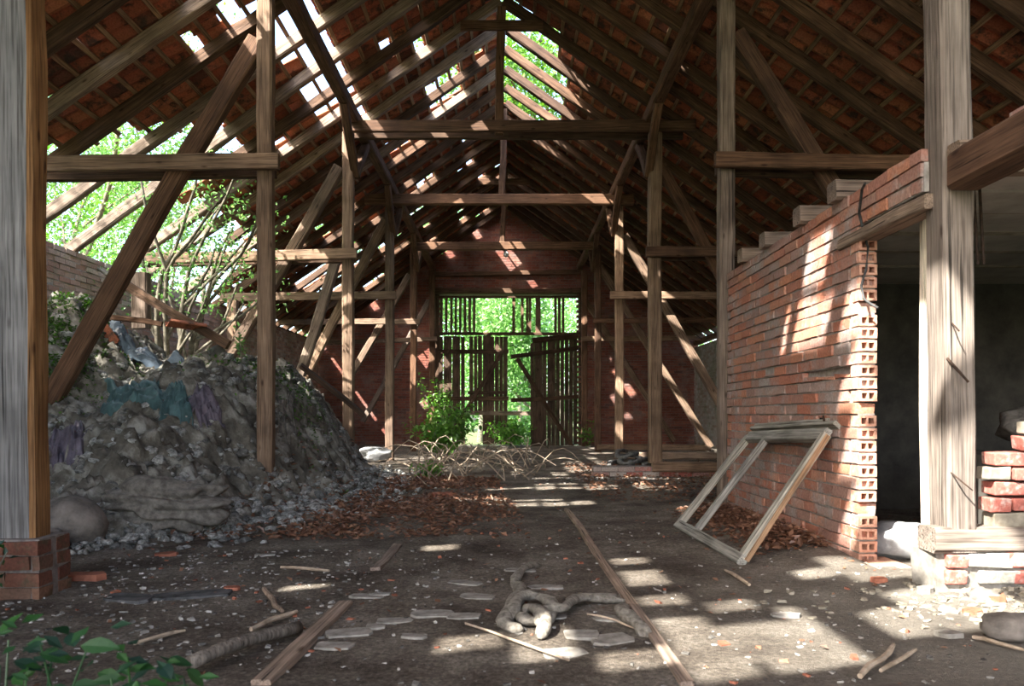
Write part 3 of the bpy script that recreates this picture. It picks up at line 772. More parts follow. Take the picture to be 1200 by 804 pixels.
timber('gable_beam', at(510, 322, YG-.05), at(683, 319, YG-.05), .14, .14, M['brown'], 'brown beam across the brick gable above the gate lintel', 'beam', ref=(0, 1, 0))
# lamp under third collar
lp = empty('hanging_lamp', P(593, 297, 5*S)); tag(lp, 'small pale lamp hanging below the third collar beam', 'lamp')
mb = MB(); mb.tube([P(593, 292.5, 5*S), P(593, 294.5, 5*S)], .03, 10); child(mb.build('lamp_socket', M['iron']), lp)
mb = MB(); c = P(593, 298, 5*S); mb.tube([c+V((0, 0, .08)), c+V((0, 0, .05)), c, c-V((0, 0, .05)), c-V((0, 0, .075))], [.03, .06, .075, .055, .02], 12); child(mb.build('lamp_globe', M['bulb'], smooth=True), lp)

# ------------------------------------------------------------------ leaning window frame
def window_frame():
    br, bl_ = G(869, 656, .03), G(796, 615, .03)
    trp = V((2.085, 5.08, .80)); tl = V((2.085, 6.72, .74))
    e = empty('old_window_frame', (br+bl_)/2); tag(e, 'empty grey painted casement window frame leaning against the brick partition', 'window frame')
    nrm = (bl_-br).cross(trp-br).normalized()
    kw = dict(parent=e, ref=nrm, jit=.002, bow=.002)
    timber('stile', br, trp, .055, .07, M['winpaint'], **kw)
    timber('stile', bl_, tl, .055, .06, M['winpaint'], **kw)
    f = .70
    timber('mullion', br.lerp(bl_, f), trp.lerp(tl, f*.98), .05, .055, M['winpaint'], **kw)
    timber('bottom_rail', br.lerp(bl_, -.02), bl_.lerp(br, -.02), .055, .075, M['winpaint'], **kw)
    timber('top_rail', trp.lerp(tl, .0), tl, .05, .10, M['winpaint'], **kw)
    up = (trp-br).normalized()*.09
    timber('drip_moulding', trp.lerp(tl, -.05)+up, tl.lerp(trp, -.02)+up, .06, .028, M['winpaint'], **kw)
    up *= 1.45
    timber('drip_moulding', trp.lerp(tl, .05)+up, tl+up, .04, .025, M['winpaint'], **kw)
    o = timber('glazing_edge', br+V((.02, -.035, .0)), trp+V((-.0, -.035, .0)), .03, .014, M['batten'], **kw); o['label'] = 'bare amber rebate strip'
    mb = MB(); p = trp.lerp(tl, .12)+up*1.05; mb.box(p, (.02, .03, .02), None, .004); mb.tube([p, p+V((-.02, -.04, .03)), p+V((-.03, -.08, .0))], .008, 6)
    child(mb.build('hinge', M['iron']), e)
window_frame()

# ------------------------------------------------------------------ broken infill right of nearest post
def rubble_brick(c, hx, rot, mat, label, grp='bricks of the broken infill', jit=.006, name='loose_brick', hy=.055, hz=.034):
    mb = MB(); mb.box((0, 0, 0), (hx, hy, hz), None, jit); o = mb.build(name, mat)
    o.location = c; o.rotation_euler = rot
    bv = o.modifiers.new('b', 'BEVEL'); bv.width = .006; bv.segments = 2
    return tag(o, label, 'brick', grp)
yb = S+.09
rows = [(0.40, 1.2, 'bottom'), (0.478, 1.2, 'second'), (.556, 1.2, 'third'), (.634, 1.2, 'fourth'), (.712, 1.1, 'fifth'), (.79, .8, 'sixth'), (.868, .6, 'top')]
for i, (z, ln, nm_) in enumerate(rows):
    x = 2.43+(.0 if i % 2 else .03)+ (.18 if i > 4 else 0) ; j = 0
    while x < 2.43+ln+.6:
        w = .12 if (j == 0 and i % 2) else .235
        rubble_brick((x+w/2, yb+rnd.uniform(-.012, .012), z+.0), w/2-.004, (rnd.uniform(-.03, .03), rnd.uniform(-.02, .02), rnd.uniform(-.05, .05)), M['redbrick'] if (i+j) % 3 else M['loam'],
                     '%s brick of the %s course in the broken wall right of the grey post' % (['first', 'second', 'third', 'fourth', 'fifth', 'sixth', 'seventh', 'eighth'][j], nm_))
        x += w+.012; j += 1
# footing bricks under the sill
for i, (px, py, hx, m) in enumerate([(1111, 662, .055, 'redbrick'), (1150, 664, .11, 'whitebrick'), (1110, 681, .055, 'redbrick'), (1168, 660, .1, 'whitebrick'), (1192, 662, .1, 'redbrick'), (1160, 683, .1, 'whitebrick'), (1200, 684, .11, 'redbrick')]):
    p = P(px+14, py, S-.02+.07)
    z = .20 if py < 670 else .115
    rubble_brick(V((p.x-.04, S+.05, z)), hx, (0, 0, rnd.uniform(-.05, .05)), M[m], '%s footing brick under the grey sill beam' % ords[i], 'footing bricks under the sill')
mb = MB(); mb.box((3.75, S+.1, .08), (1.6, .1, .16), None, .02); o = mb.build('footing', M['paver'])
o['label'] = 'rough mortar footing below the footing bricks and sill at right'; o['category'] = 'footing'
o.location = (0, .03, -.01)
def lump(name, c, r, mat, label, cat, sc=(1, 1, 1), f=2.2, amp=.25, sub=3, grp=None, seed=0, rot=0, fold=0):
    import bmesh
    bm = bmesh.new(); bmesh.ops.create_icosphere(bm, subdivisions=sub, radius=1)
    for v in bm.verts:
        p = v.co.copy(); d = 1+amp*noise.noise(p*f+V((seed, 0, 0)))+amp*.3*noise.noise(p*f*3+V((seed, 5, 0)))+fold*abs(math.sin(p.z*6.5+p.x*1.8+2.2*noise.noise(p*1.6+V((seed, 0, 8)))))
        v.co = V((p.x*sc[0]*d, p.y*sc[1]*d, p.z*sc[2]*d))*r
    me = bpy.data.meshes.new(name); bm.to_mesh(me); bm.free(); me.materials.append(mat)
    for q in me.polygons: q.use_smooth = True
    o = bpy.data.objects.new(name, me); COL.objects.link(o); o.location = c; o.rotation_euler = (0, 0, rot)
    return tag(o, label, cat, grp)
lump('rubble_sack', V((2.58, 5.0, .10)), .27, M['whitesheet'], 'crumpled whitish plastic sack lying just inside the dark doorway', 'sack', (1, .8, .5), 3, .3, seed=3)
lump('rubble_stone', V((3.02, 3.78, .17)), .12, M['stone'], 'dark grey stone on the rubble right of the sill', 'stone', (1.1, .8, .7), seed=4)
lump('rubble_stone', V((2.30, 3.74, .04)), .07, M['stone'], 'rounded stone lump in front of the footing bricks, near the jamb board', 'stone', (1.2, .8, .7), 2.5, .5, seed=9)
lump('rubble_stone', G(1190, 735, .05), .10, M['stone'], 'grey concrete lump at the lower right edge', 'stone', (1.4, .9, .6), seed=14)
lump('straw_bale', V((3.75, 5.2, .85)), .33, M['sack'], 'dark straw bundle in the room behind the broken wall', 'straw', (1.3, .8, .55), 5, .2, seed=6)
slab('room_shelf', (3.0, 4.9, 0), (5.2, 5.5, .68), M['darkplaster'], None); tag(bpy.data.objects['room_shelf'], 'dark ledge in the room carrying the straw bundle', 'ledge')
lump('boulder', G(72, 640, .0)+V((-.03, .15, .13)), .26, M['stone'], 'large rounded boulder behind the silvery left post', 'boulder', (1.0, .9, .88), 1.2, .22, seed=2)
lump('boulder', G(58, 645, .0)+V((0, -.02, .06)), .12, M['stone'], 'small boulder in front of the large one by the left plinth', 'boulder', (1.1, .9, .8), 1.5, .2, seed=8)
lump('folded_sack', V((-2.75, 6.1, .22)), .36, M['sack'], 'folded grey sacking bundle at the foot of the wool heap', 'sack', (1.15, .6, .5), 1.6, .35, 5, seed=21, fold=.30)

# ------------------------------------------------------------------ wool heap
def build_pile():
    st = .03; xs = [-5.86+i*st for i in range(int(4.8/st))]; ys = [4.5+i*st for i in range(int(10/st))]
    mb = MB(); nx = len(xs); keep = []
    for y in ys:
        for x in xs:
            h = pile_h(x, y)
            p = V((x, y, h*1.3))
            k = max(0, min(1, h/.25))
            q = (.4-abs(noise.noise(p*5.5)))*.17 + (.4-abs(noise.noise(p*12+V((2, 2, 2)))))*.10 + noise.noise(p*27)*.03
            mb.v.append((x+k*.05*noise.noise(p*6+V((9, 0, 0))), y+k*.05*noise.noise(p*6+V((0, 9, 0))), h+q*k+rnd.uniform(-.006, .006)*k - (.04 if h < .02 else 0)))
            keep.append(h > -.01)
    for j in range(len(ys)-1):
        for i in range(nx-1):
            q = (j*nx+i, j*nx+i+1, (j+1)*nx+i+1, (j+1)*nx+i)
            if any(keep[k] for k in q): mb.f.append(q); mb.mi.append(0)
    o = mb.build('insulation_heap', M['wool'], smooth=True)
    tag(o, 'big heap of dirty grey glass wool and rubble filling the left aisle', 'heap', kind='stuff')
build_pile()
def scatter_lumps(name, mat, pts, label, cat, sub=1):
    import bmesh
    bm = bmesh.new(); bmesh.ops.create_icosphere(bm, subdivisions=sub, radius=1)
    bv = [v.co.copy() for v in bm.verts]; bf = [tuple(v.index for v in f.verts) for f in bm.faces]; bm.free()
    mb = MB()
    for (p, r) in pts:
        s = V((r*rnd.uniform(.7, 1.5), r*rnd.uniform(.7, 1.4), r*rnd.uniform(.4, .8))); a = rnd.uniform(0, 6.3); R = Matrix.Rotation(a, 3, 'Z') @ Matrix.Rotation(rnd.uniform(-.6, .6), 3, 'X')
        sd = rnd.uniform(0, 99)
        vs = []
        for v in bv:
            d = 1+.6*noise.noise(v*2.1+V((sd, 0, 0)))
            vs.append(V(p)+R @ V((v.x*s.x*d, v.y*s.y*d, v.z*s.z*d)))
        mb.add(vs, bf)
    o = mb.build(name, mat, smooth=sub > 1); tag(o, label, cat, kind='stuff'); return o
pts = []
while len(pts) < 5200:
    x = rnd.uniform(-5.8, -.9); y = rnd.uniform(4.6, 14.2); d = footdist(x, y)
    if d < -.9 or (d < 0 and rnd.random() > math.exp(d*3.2)): continue
    if d > .3 and noise.noise(V((x*1.8, y*1.8, 2))) < .02: continue
    h = max(pile_h(x, y), floor_z(x, y)); r = rnd.uniform(.015, .06)*(1 if d > -.2 else .7)
    pts.append(((x, y, h+r*.35), r))
scatter_lumps('wool_tufts', M['tuft'], pts, 'pale clumps of torn glass wool strewn over the heap and its foot', 'insulation', 2)

def cloth(name, q, mat, label, sd, lift=.04, n=40, amp=.05, cat='tarpaulin'):
    """crumpled sheet draped over the heap surface"""
    A, B, C_, D = [onheap(*p) for p in q]; mb = MB()
    for j in range(n+1):
        for i in range(n+1):
            u, v = i/n, j/n
            u2 = u+.16*noise.noise(V((v*4, u*3, sd))); v2 = v+.2*noise.noise(V((u*4, v*3, sd+3)))
            p = A.lerp(B, u2).lerp(D.lerp(C_, u2), v2)
            h = max(pile_h(p.x, p.y), 0)
            w = noise.noise(V((u*3, v*3, sd+9)))
            k = (.5-abs(noise.noise(V((u*3.5+v*2+sd, v*3+w, 0)))))*1.6*amp+(.5-abs(noise.noise(V((u*8+w*2, v*6, sd)))))*amp*.9+noise.noise(V((u*22, v*15, sd)))*amp*.25
            edge = min(u, 1-u, v, 1-v)
            mb.v.append((p.x, p.y, h+lift*min(1, edge*8)-.03+k))
    m = n+1
    mb.f = [(j*m+i, j*m+i+1, (j+1)*m+i+1, (j+1)*m+i) for j in range(n) for i in range(n)]; mb.mi = [0]*len(mb.f)
    o = mb.build(name, mat, smooth=True)
    so = o.modifiers.new('s', 'SOLIDIFY'); so.thickness = .004
    return tag(o, label, cat)
cloth('tarpaulin', [(135, 408), (222, 414), (205, 384), (128, 384)], M['tarp'], 'crumpled blue-grey tarpaulin on top of the heap', 1.3, .12, amp=.12)
cloth('plastic_sheet', [(118, 492), (196, 500), (190, 462), (122, 448)], M['teal'], 'teal plastic sheet sticking out of the front of the heap at left', 4.1, .10, amp=.10, cat='plastic sheet')
cloth('plastic_sheet', [(186, 500), (226, 505), (222, 470), (192, 472)], M['teal'], 'smaller teal plastic sheet right of the larger one in the heap', 6.1, .10, amp=.08, cat='plastic sheet')
cloth('plastic_sheet', [(236, 512), (264, 512), (250, 470), (214, 470)], M['purple'], 'mauve plastic sheet right of the teal ones in the heap', 7.7, .09, amp=.08, cat='plastic sheet')
cloth('plastic_sheet', [(56, 552), (100, 545), (98, 508), (58, 500)], M['purple'], 'dark mauve plastic low on the heap behind the silvery left post', 12.7, .08, amp=.09, cat='plastic sheet')
cloth('plastic_sheet', [(325, 520), (352, 530), (345, 470), (318, 470)], M['sack'], 'dark grey cloth hanging on the right flank of the heap', 15.7, .08, amp=.09, cat='cloth')
o = lump('plastic_bundle', G(438, 536, .1)+V((0, 0, .05)), .26, M['whitesheet'], 'dirty white plastic bundle on the ground beyond the heap', 'plastic sheet', (1.3, .7, .6), 3, .4, seed=31)
# planks and tiles lying on heap
def onpile(x, y, dz=0): return V((x, y, pile_h(x, y)+dz))
timber('fallen_plank', P(148, 334, 9.4), P(268, 404, 9.0), .05, .11, M['dark'], 'dark fallen board slanting across the top of the heap', 'plank')
timber('fallen_plank', P(352, 428, 9.6), P(426, 486, 9.9), .25, .05, M['dark'], 'dark board lying down the right shoulder of the heap', 'plank', ref=(0, 1, 0))
for i, (x, y, rx, rz, lab) in enumerate([(218, 391, .3, .6, 'clean orange pantile lying right of the tarpaulin'), (128, 404, -.7, .3, 'orange pantile standing on edge in front of the tarpaulin'), (149, 408, -.8, -.3, 'second orange pantile on edge in front of the tarpaulin')]):
    mb = MB(); tile_verts(mb, 0, 0, 1)
    c = V((0, 0, 0))
    for p in mb.v: c += V(p)
    c /= len(mb.v); mb.v = [tuple(V(p)-c) for p in mb.v]
    o = mb.build('fallen_roof_tile', M['tile']); o.location = onheap(x, y)+V((0, 0, .10)); o.rotation_euler = (rx, .5, rz) if i else (.15, -.45, .6); o.scale = (1.2, 1.2, 1.2) if i == 0 else (.8, .8, .8)
    tag(o, lab, 'roof tile', 'fallen pantiles on the heap')
timber('rotten_plank', P(130, 372, 8.6), P(190, 380, 8.6), .04, .06, M['brown'], 'rotten rusty brown board behind the tarpaulin', 'plank')
# broken posts standing at the left wall
timber('wall_post', P(166, 385, 9.8), P(165, 320, 9.8), .2, .15, M['greypost'], 'short grey stump post against the left wall behind the heap', 'post')
timber('wall_post', P(273, 402, 15.2), P(273, 352, 15.2), .2, .15, M['post'], 'short post under the far eave beside the brick wall', 'post')

# ------------------------------------------------------------------ leaves & plants
near = False
def leafverts(mb, p, L, w, d, nrm, fold=.25):
    d = d.normalized(); s = d.cross(nrm)
    if s.length < 1e-3: s = d.cross(V((0, 0, 1))+V((.1, .1, 0)))
    s.normalize(); n2 = s.cross(d).normalized()
    if L > .042 and w > .03 and near:
        st = [(0, 0), (.18, .34), (.42, .5), (.68, .38), (.88, .14), (1, 0)]; vs = []
        for (t, k) in st: vs += [p+d*L*t-n2*L*.18*t*t, p+d*L*t+s*w*k+n2*(fold*w*k*1.5-L*.18*t*t), p+d*L*t-s*w*k+n2*(fold*w*k*1.5-L*.18*t*t)]
        fs = []
        for i in range(5): a = 3*i; fs += [(a, a+1, a+4, a+3), (a, a+3, a+5, a+2)]
        mb.add(vs, fs); return
    a = p; b = p+d*L*.45+s*w*.5+n2*fold*w; c = p+d*L; e = p+d*L*.45-s*w*.5+n2*fold*w; m = p+d*L*.45
    mb.add([a, b, c, e, m], [(0, 1, 4), (1, 2, 4), (2, 3, 4), (3, 0, 4)])
def rv(): 
    while True:
        p = V((rnd.uniform(-1, 1), rnd.uniform(-1, 1), rnd.uniform(-1, 1)))
        if .05 < p.length < 1: return p
def leaf_cloud(mb, c, r, n, L, sq=1.0):
    c = V(c)
    for _ in range(n):
        q = rv(); q = q.normalized()*(q.length**.5); p = c+V((q.x*r, q.y*r, q.z*r*sq))
        l = L*rnd.uniform(.6, 1.3); leafverts(mb, p, l, l*.55, rv(), rv())
def litter(name, pts, L, mat, label, cat):
    mb = MB()
    for p in pts:
        l = L*rnd.uniform(.5, 1.4); d = V((rnd.uniform(-1, 1), rnd.uniform(-1, 1), rnd.uniform(-.3, .3))); leafverts(mb, V(p), l, l*.6, d, V((rnd.uniform(-.6, .6), rnd.uniform(-.6, .6), 1)), rnd.uniform(-.1, .4))
    o = mb.build(name, mat); return tag(o, label, cat, kind='stuff')
pts = []
while len(pts) < 9000:
    x = rnd.gauss(-1.35, .95); y = rnd.uniform(5.8, 11.5)
    d = footdist(x, y)
    if x > .5-.06*y or x < -5 or d > .5: continue
    if noise.noise(V((x*1.2, y*.7, 5))) < -.15 and rnd.random() < .8: continue
    pts.append((x, y, max(floor_z(x, y), pile_h(x, y))+rnd.uniform(.0, .03)))
litter('leaf_litter', pts, .055, M['deadleaf'], 'brown carpet of dead leaves at the foot of the heap', 'dead leaves')
pts = []
while len(pts) < 4200:
    x = rnd.uniform(1.0, 5.3); y = rnd.uniform(8.2, 14.5); pts.append((x, y, floor_z(x, y)+rnd.uniform(0, .05)))
litter('leaf_litter', pts, .06, M['deadleaf'], 'dead leaves drifted along the plinth in the right aisle', 'dead leaves')
pts = []
while len(pts) < 2600:
    x = rnd.gauss(1.9, .16); y = rnd.uniform(5.0, 7.5)
    if x > 2.08: continue
    pts.append((x, y, floor_z(x, y)+rnd.uniform(0, .10)*max(0, 1-abs(x-1.95)*3)))
litter('leaf_litter', pts, .05, M['deadleaf'], 'dead leaves piled under the leaning window frame', 'dead leaves')
pts = [(rnd.uniform(-5, 4), rnd.uniform(2, 23), 0) for _ in range(1800)]
pts = [(x, y, floor_z(x, y)+.006) for x, y, z in pts if footdist(x, y) < 0]
litter('leaf_litter', pts, .04, M['deadleaf'], 'single dead leaves scattered over the dirt floor', 'dead leaves')
# debris chips
def chips(name, n, mat, size, label, fx, cat='debris'):
    mb = MB(); k = 0
    while k < n:
        x, y = fx()
        if footdist(x, y) > 0 or abs(x) > 5.6: continue
        s = size*rnd.uniform(.3, 1)**1.5; h = s*rnd.uniform(.15, .5)
        mb.box((x, y, floor_z(x, y)+h*.5), (s*rnd.uniform(.5, 1.4), s*rnd.uniform(.4, 1), h), Matrix.Rotation(rnd.uniform(0, 6), 3, 'Z') @ Matrix.Rotation(rnd.uniform(-.3, .3), 3, 'X'), s*.28)
        k += 1
    o = mb.build(name, mat); tag(o, label, cat, kind='stuff')
chips('plaster_chips', 1700, M['chips'], .011, 'pale plaster and mortar chips strewn over the dirt floor', lambda: (rnd.uniform(-3.2, 3), 2.2+abs(rnd.gauss(0, 3.0))))
chips('plaster_chips', 900, M['chips'], .014, 'grey chips and slate bits in front of the left plinth', lambda: (rnd.gauss(-1.7, .7), rnd.uniform(2.2, 5.3)))
chips('tile_shards', 160, M['redchips'], .018, 'small red tile and brick shards on the dirt floor', lambda: (rnd.uniform(-3, 3), 2.2+abs(rnd.gauss(0, 4))))
chips('mortar_rubble', 1300, M['loam'], .024, 'cream mortar rubble heaped in front of the right sill', lambda: (rnd.gauss(2.9, .55), rnd.gauss(3.72, .22)))
chips('mortar_rubble', 500, M['chips'], .02, 'mortar crumbs at the foot of the third right post', lambda: (rnd.gauss(1.6, .5), rnd.gauss(11.2, .3)))
def shard(px, py, hx, hy, hz, mat, rot, label, name, cat, grp=None, z=0):
    c = G(px, py); mb = MB()
    n = 9; an = sorted([i*2*math.pi/n+rnd.uniform(-.3, .3) for i in range(n)])
    sq = lambda v: math.copysign(abs(v)**.55, v)
    top = [V((sq(math.cos(a))*hx*rnd.uniform(.8, 1.02), sq(math.sin(a))*hy*rnd.uniform(.8, 1.02), hz*rnd.uniform(.9, 1.1))) for a in an]
    bot = [V((p.x*1.04, p.y*1.04, -hz)) for p in top]
    mb.add(top+bot, [tuple(range(n)), tuple(range(2*n-1, n-1, -1))]+[(i, n+i, n+(i+1) % n, (i+1) % n) for i in range(n)])
    o = mb.build(name, mat); o.location = (c.x, c.y, floor_z(c.x, c.y)+z); o.rotation_euler = (0, 0, rot)
    return tag(o, label, cat, grp)
pav = [(505, 723, .11, .07), (545, 725, .09, .06), (462, 729, .09, .05), (410, 742, .12, .06), (485, 748, .06, .03), (652, 727, .05, .04), (682, 745, .09, .07), (716, 750, .10, .08), (712, 728, .08, .05), (430, 700, .10, .04), (560, 700, .10, .06), (640, 690, .10, .05), (545, 683, .11, .05), (700, 700, .1, .06), (660, 765, .1, .06), (440, 735, .05, .04), (393, 757, .09, .05), (610, 668, .1, .05)]
for i, (px, py, hx, hy) in enumerate(pav):
    near = 'left of the twisted root' if px < 590 else 'right of the twisted root'
    q = G(px, py)
    shard(px, py, hx, hy, .008, M['paver'], rnd.uniform(-.4, .4), 'worn flat paving stone %s, %s from the left' % (near, ords[sorted([p[0] for p in pav if (p[0] < 590) == (px < 590)]).index(px)]), 'paving_stone', 'paving stone', 'paving stones sunk in the floor')
for i, (px, py, hx, hy, hz, m, rot, lab, nm_) in enumerate([
    (520, 582, .17, .1, .03, 'redchips', .1, 'red tile slab lying at the edge of the wool foot', 'tile_fragment'),
    (90, 682, .16, .07, .03, 'redchips', .2, 'broken orange tile right of the left brick plinth', 'tile_fragment'),
    (195, 650, .08, .05, .02, 'redchips', .5, 'small red tile fragment in front of the boulder', 'tile_fragment'),
    (272, 693, .05, .03, .015, 'redchips', 0, 'small orange shard near the pale stick', 'tile_fragment'),
    (922, 722, .075, .035, .012, 'chips', .1, 'pale flat shard in the shade of the partition', 'stone_chip'),
    (445, 698, .06, .03, .01, 'chips', .2, 'white flat chip left of the paving stones', 'stone_chip'),
    (1112, 745, .06, .04, .02, 'paver', .2, 'grey squared stone in the sunlit rubble', 'stone_chip'),
    (1140, 722, .05, .04, .02, 'redchips', .6, 'small red brick bit in the sunlit rubble', 'brick_fragment'),
    (1190, 690, .09, .05, .04, 'redchips', .9, 'broken red brick at the right picture edge', 'brick_fragment'),
    (310, 652, .07, .03, .01, 'chips', .3, 'white flat chip beyond the fallen log', 'stone_chip'),
    (1130, 700, .07, .05, .035, 'paver', .4, 'grey brick bat in the sunlit rubble below the sill', 'brick_fragment'),
    (1165, 712, .06, .05, .03, 'redchips', 1.0, 'reddish brick bat in the rubble below the sill', 'brick_fragment'),
    (1085, 702, .05, .035, .025, 'paver', .7, 'small grey lump in front of the jamb board foot', 'stone_chip'),
    (1030, 690, .05, .03, .02, 'redchips', .2, 'small red shard in front of the dark doorway', 'brick_fragment'),
    (225, 700, .24, .08, .012, 'cable', .3, 'black roofing felt scrap on the floor', 'felt_scrap'),
    (150, 705, .14, .08, .012, 'cable', -.3, 'folded black felt scrap near the broken tile', 'felt_scrap')]):
    shard(px, py, hx, hy, hz, M[m], rot, lab, nm_, {'tile_fragment': 'tile fragment', 'stone_chip': 'stone', 'brick_fragment': 'brick fragment', 'felt_scrap': 'roofing felt'}[nm_])
# inlaid floor planks (old rails of the threshing floor)
def fl(px, py, z=.012):
    p = G(px, py); return V((p.x, p.y, floor_z(p.x, p.y)*.5+z))
for (a, b, lab, w) in [((806, 804), (742, 712), 'front length of the long floor plank right of the root', .05), ((742, 712), (700, 650), 'middle length of the right floor plank', .05), ((700, 650), (664, 597), 'far length of the right floor plank', .05),
                    ((306, 804), (405, 708), 'front length of the left floor plank beside the log', .07), ((440, 668), (466, 641), 'far half-buried length of the left floor plank', .06)]:
    timber('floor_plank', fl(*a, .002), fl(*b, .002), w, .034, M['greypost'], lab, 'plank', 'planks inlaid in the floor', ref=(1, 0, 0), jit=.003, bow=.008)
# log / pipe, sticks
mb = MB(); a = G(222, 792); b = G(350, 745)
pts = [V(a).lerp(V(b), t)+V((0, 0, .045+.012*math.sin(t*4))) for t in [i/9 for i in range(10)]]
mb.tube(pts, [.026, .027, .026, .027, .026, .026, .025, .026, .027, .026], 14, bump=.0); o = mb.build('fallen_log', M['log'], smooth=True); tag(o, 'dark thin log lying at the lower left beside the floor plank', 'log')
for (a, b, r, lab) in [((310, 695), (330, 720), .014, 'pale stick on the dirt near the left sun patch'), ((292, 742), (348, 720), .011, 'weathered brown board strip beyond the log'), ((545, 735), (665, 778), .006, 'thin reddish twig in front of the root'),
                     ((690, 724), (750, 742), .005, 'thin twig right of the root'), ((1010, 800), (1050, 762), .012, 'grey wooden splinter at the lower right'), ((1030, 790), (1072, 765), .008, 'darker splinter beside the grey one'),
                     ((880, 690), (850, 672), .010, 'grey lath scrap in front of the window frame'), ((1140, 750), (1200, 765), .008, 'thin rod on the ground at the right edge'), ((330, 668), (385, 672), .01, 'pale lath scrap on the dark floor'), ((940, 655), (905, 640), .012, 'lath piece among the leaves under the window frame'),
                     ((160, 758), (215, 742), .008, 'small twig in front of the left plinth'), ((1100, 700), (1180, 690), .006, 'curved straw stalk on the mortar rubble')]:
    A = G(*a); B = G(*b); mb = MB()
    pts = [A.lerp(B, t)+V((0, 0, floor_z(A.x, A.y)*.5+r+.008+.003*math.sin(t*5))) for t in (0, .25, .5, .75, 1)]
    pts = [p+V((rnd.uniform(-.01, .01), rnd.uniform(-.01, .01), 0)) for p in pts]
    mb.tube(pts, [r*.9, r, r*1.05, r, r*.7], 6, bump=.15); o = mb.build('stick', M['twig'] if r < .013 else M['greypost']); tag(o, lab, 'stick')
# twisted root
rt = empty('tree_root', G(625, 725)); tag(rt, 'thick dusty tree root twisting out of the floor between the planks', 'root')
def root(pp, rr, parent, name='root_strand', mat=None):
    mb = MB(); pts = []
    for i in range(len(pp)-1):
        for t in (0, .25, .5, .75):
            a = pp[max(i-1, 0)]; b = pp[i]; c = pp[i+1]; d = pp[min(i+2, len(pp)-1)]
            q = [.5*((2*b[k])+(-a[k]+c[k])*t+(2*a[k]-5*b[k]+4*c[k]-d[k])*t*t+(-a[k]+3*b[k]-3*c[k]+d[k])*t**3) for k in range(3)]
            pts.append(q)
    pts.append(pp[-1]); n = len(pts)
    P3 = []
    for (px, py, z) in pts: g_ = G(px, py); P3.append(V((g_.x, g_.y, z+floor_z(g_.x, g_.y))))
    rads = [rr*(1+.2*math.sin(i*1.3))*(.3 if i in (0, n-1) else .75 if i in (1, n-2) else 1) for i in range(n)]
    mb.tube(P3, rads, 12, bump=.10, flat=.75); return child(mb.build(name, mat or M['cement'], smooth=True), parent)
root([(634, 661, .0), (612, 672, .03), (600, 690, .0)], .026, rt)
root([(606, 690, .02), (610, 705, .035), (598, 722, .03), (592, 738, .02), (612, 744, .01)], .036, rt)
root([(600, 735, .03), (608, 716, .05), (630, 712, .05), (648, 722, .04), (640, 735, .02), (618, 738, .03), (606, 730, .03)], .030, rt)
root([(628, 738, .04), (640, 745, .03), (632, 732, .05), (660, 728, .05), (674, 712, .04), (700, 709, .03), (735, 707, .01)], .026, rt)
root([(632, 752, .01), (640, 742, .05), (625, 728, .05), (612, 726, .02)], .030, rt)
root([(732, 716, .02), (728, 727, .035), (745, 738, .03), (760, 748, .0)], .034, rt)
hs = empty('hose_coil', G(738, 552)); tag(hs, 'tangled coil of dark grey hose at the foot of the fourth right post', 'hose')
for (cx, cy, rx, ry, z) in [(728, 552, 14, 4, .08), (742, 549, 16, 5, .16), (750, 552, 12, 4, .10), (735, 546, 12, 4, .22)]:
    pts = [(cx+rx*math.cos(a), cy+ry*math.sin(a)-0*a, z+.04*math.sin(a*2)) for a in [i*.7 for i in range(9)]]
    root(pts, .045, hs, 'hose_loop', M['hose'])
# cable on the partition
mb = MB(); yk = 4.62
pts = [P(1028, 215, 4.4), P(1024, 222, 4.55), P(1020, 250, 4.7), P(1021, 290, 4.75), P(1019, 315, 4.74), P(1013, 335, 4.72), P(1016, 350, 4.68), P(1024, 356, 4.65), P(1033, 361, 4.6)]
mb.tube([p+V((-.07 if i < 3 else -.02, 0, 0)) for i, p in enumerate(pts)], .008, 6); o = mb.build('loose_cable', M['cable']); tag(o, 'loose black cable hanging from the partition top over the hollow bricks', 'cable')
# rusty nails in the right post
for i, (a, b, lab) in enumerate([((1110, 420), (1135, 448), 'bent dark iron spike sticking out of the grey post'), ((1115, 378), (1124, 388), 'small nail above the bent spike on the grey post'), ((1112, 552), (1140, 575), 'thin iron wire low on the grey post')]):
    mb = MB(); mb.tube([P(*a, S+.02), P((a[0]+b[0])/2, (a[1]+b[1])/2, S-.05), P(*b, S-.07)], .007 if i == 0 else .004, 6); o = mb.build('iron_spike', M['iron']); tag(o, lab, 'nail')
# hanging conduit rods behind the right post
for i, px in enumerate((1143, 1150)):
    mb = MB(); mb.tube([P(px-3, 200, 4.3), P(px, 260, 4.3), P(px+3, 310, 4.3)], .008, 6); o = mb.build('conduit_rod', M['iron']); tag(o, '%s thin rod hanging behind the grey post' % ('left' if i == 0 else 'right'), 'rod', 'rods behind the post')

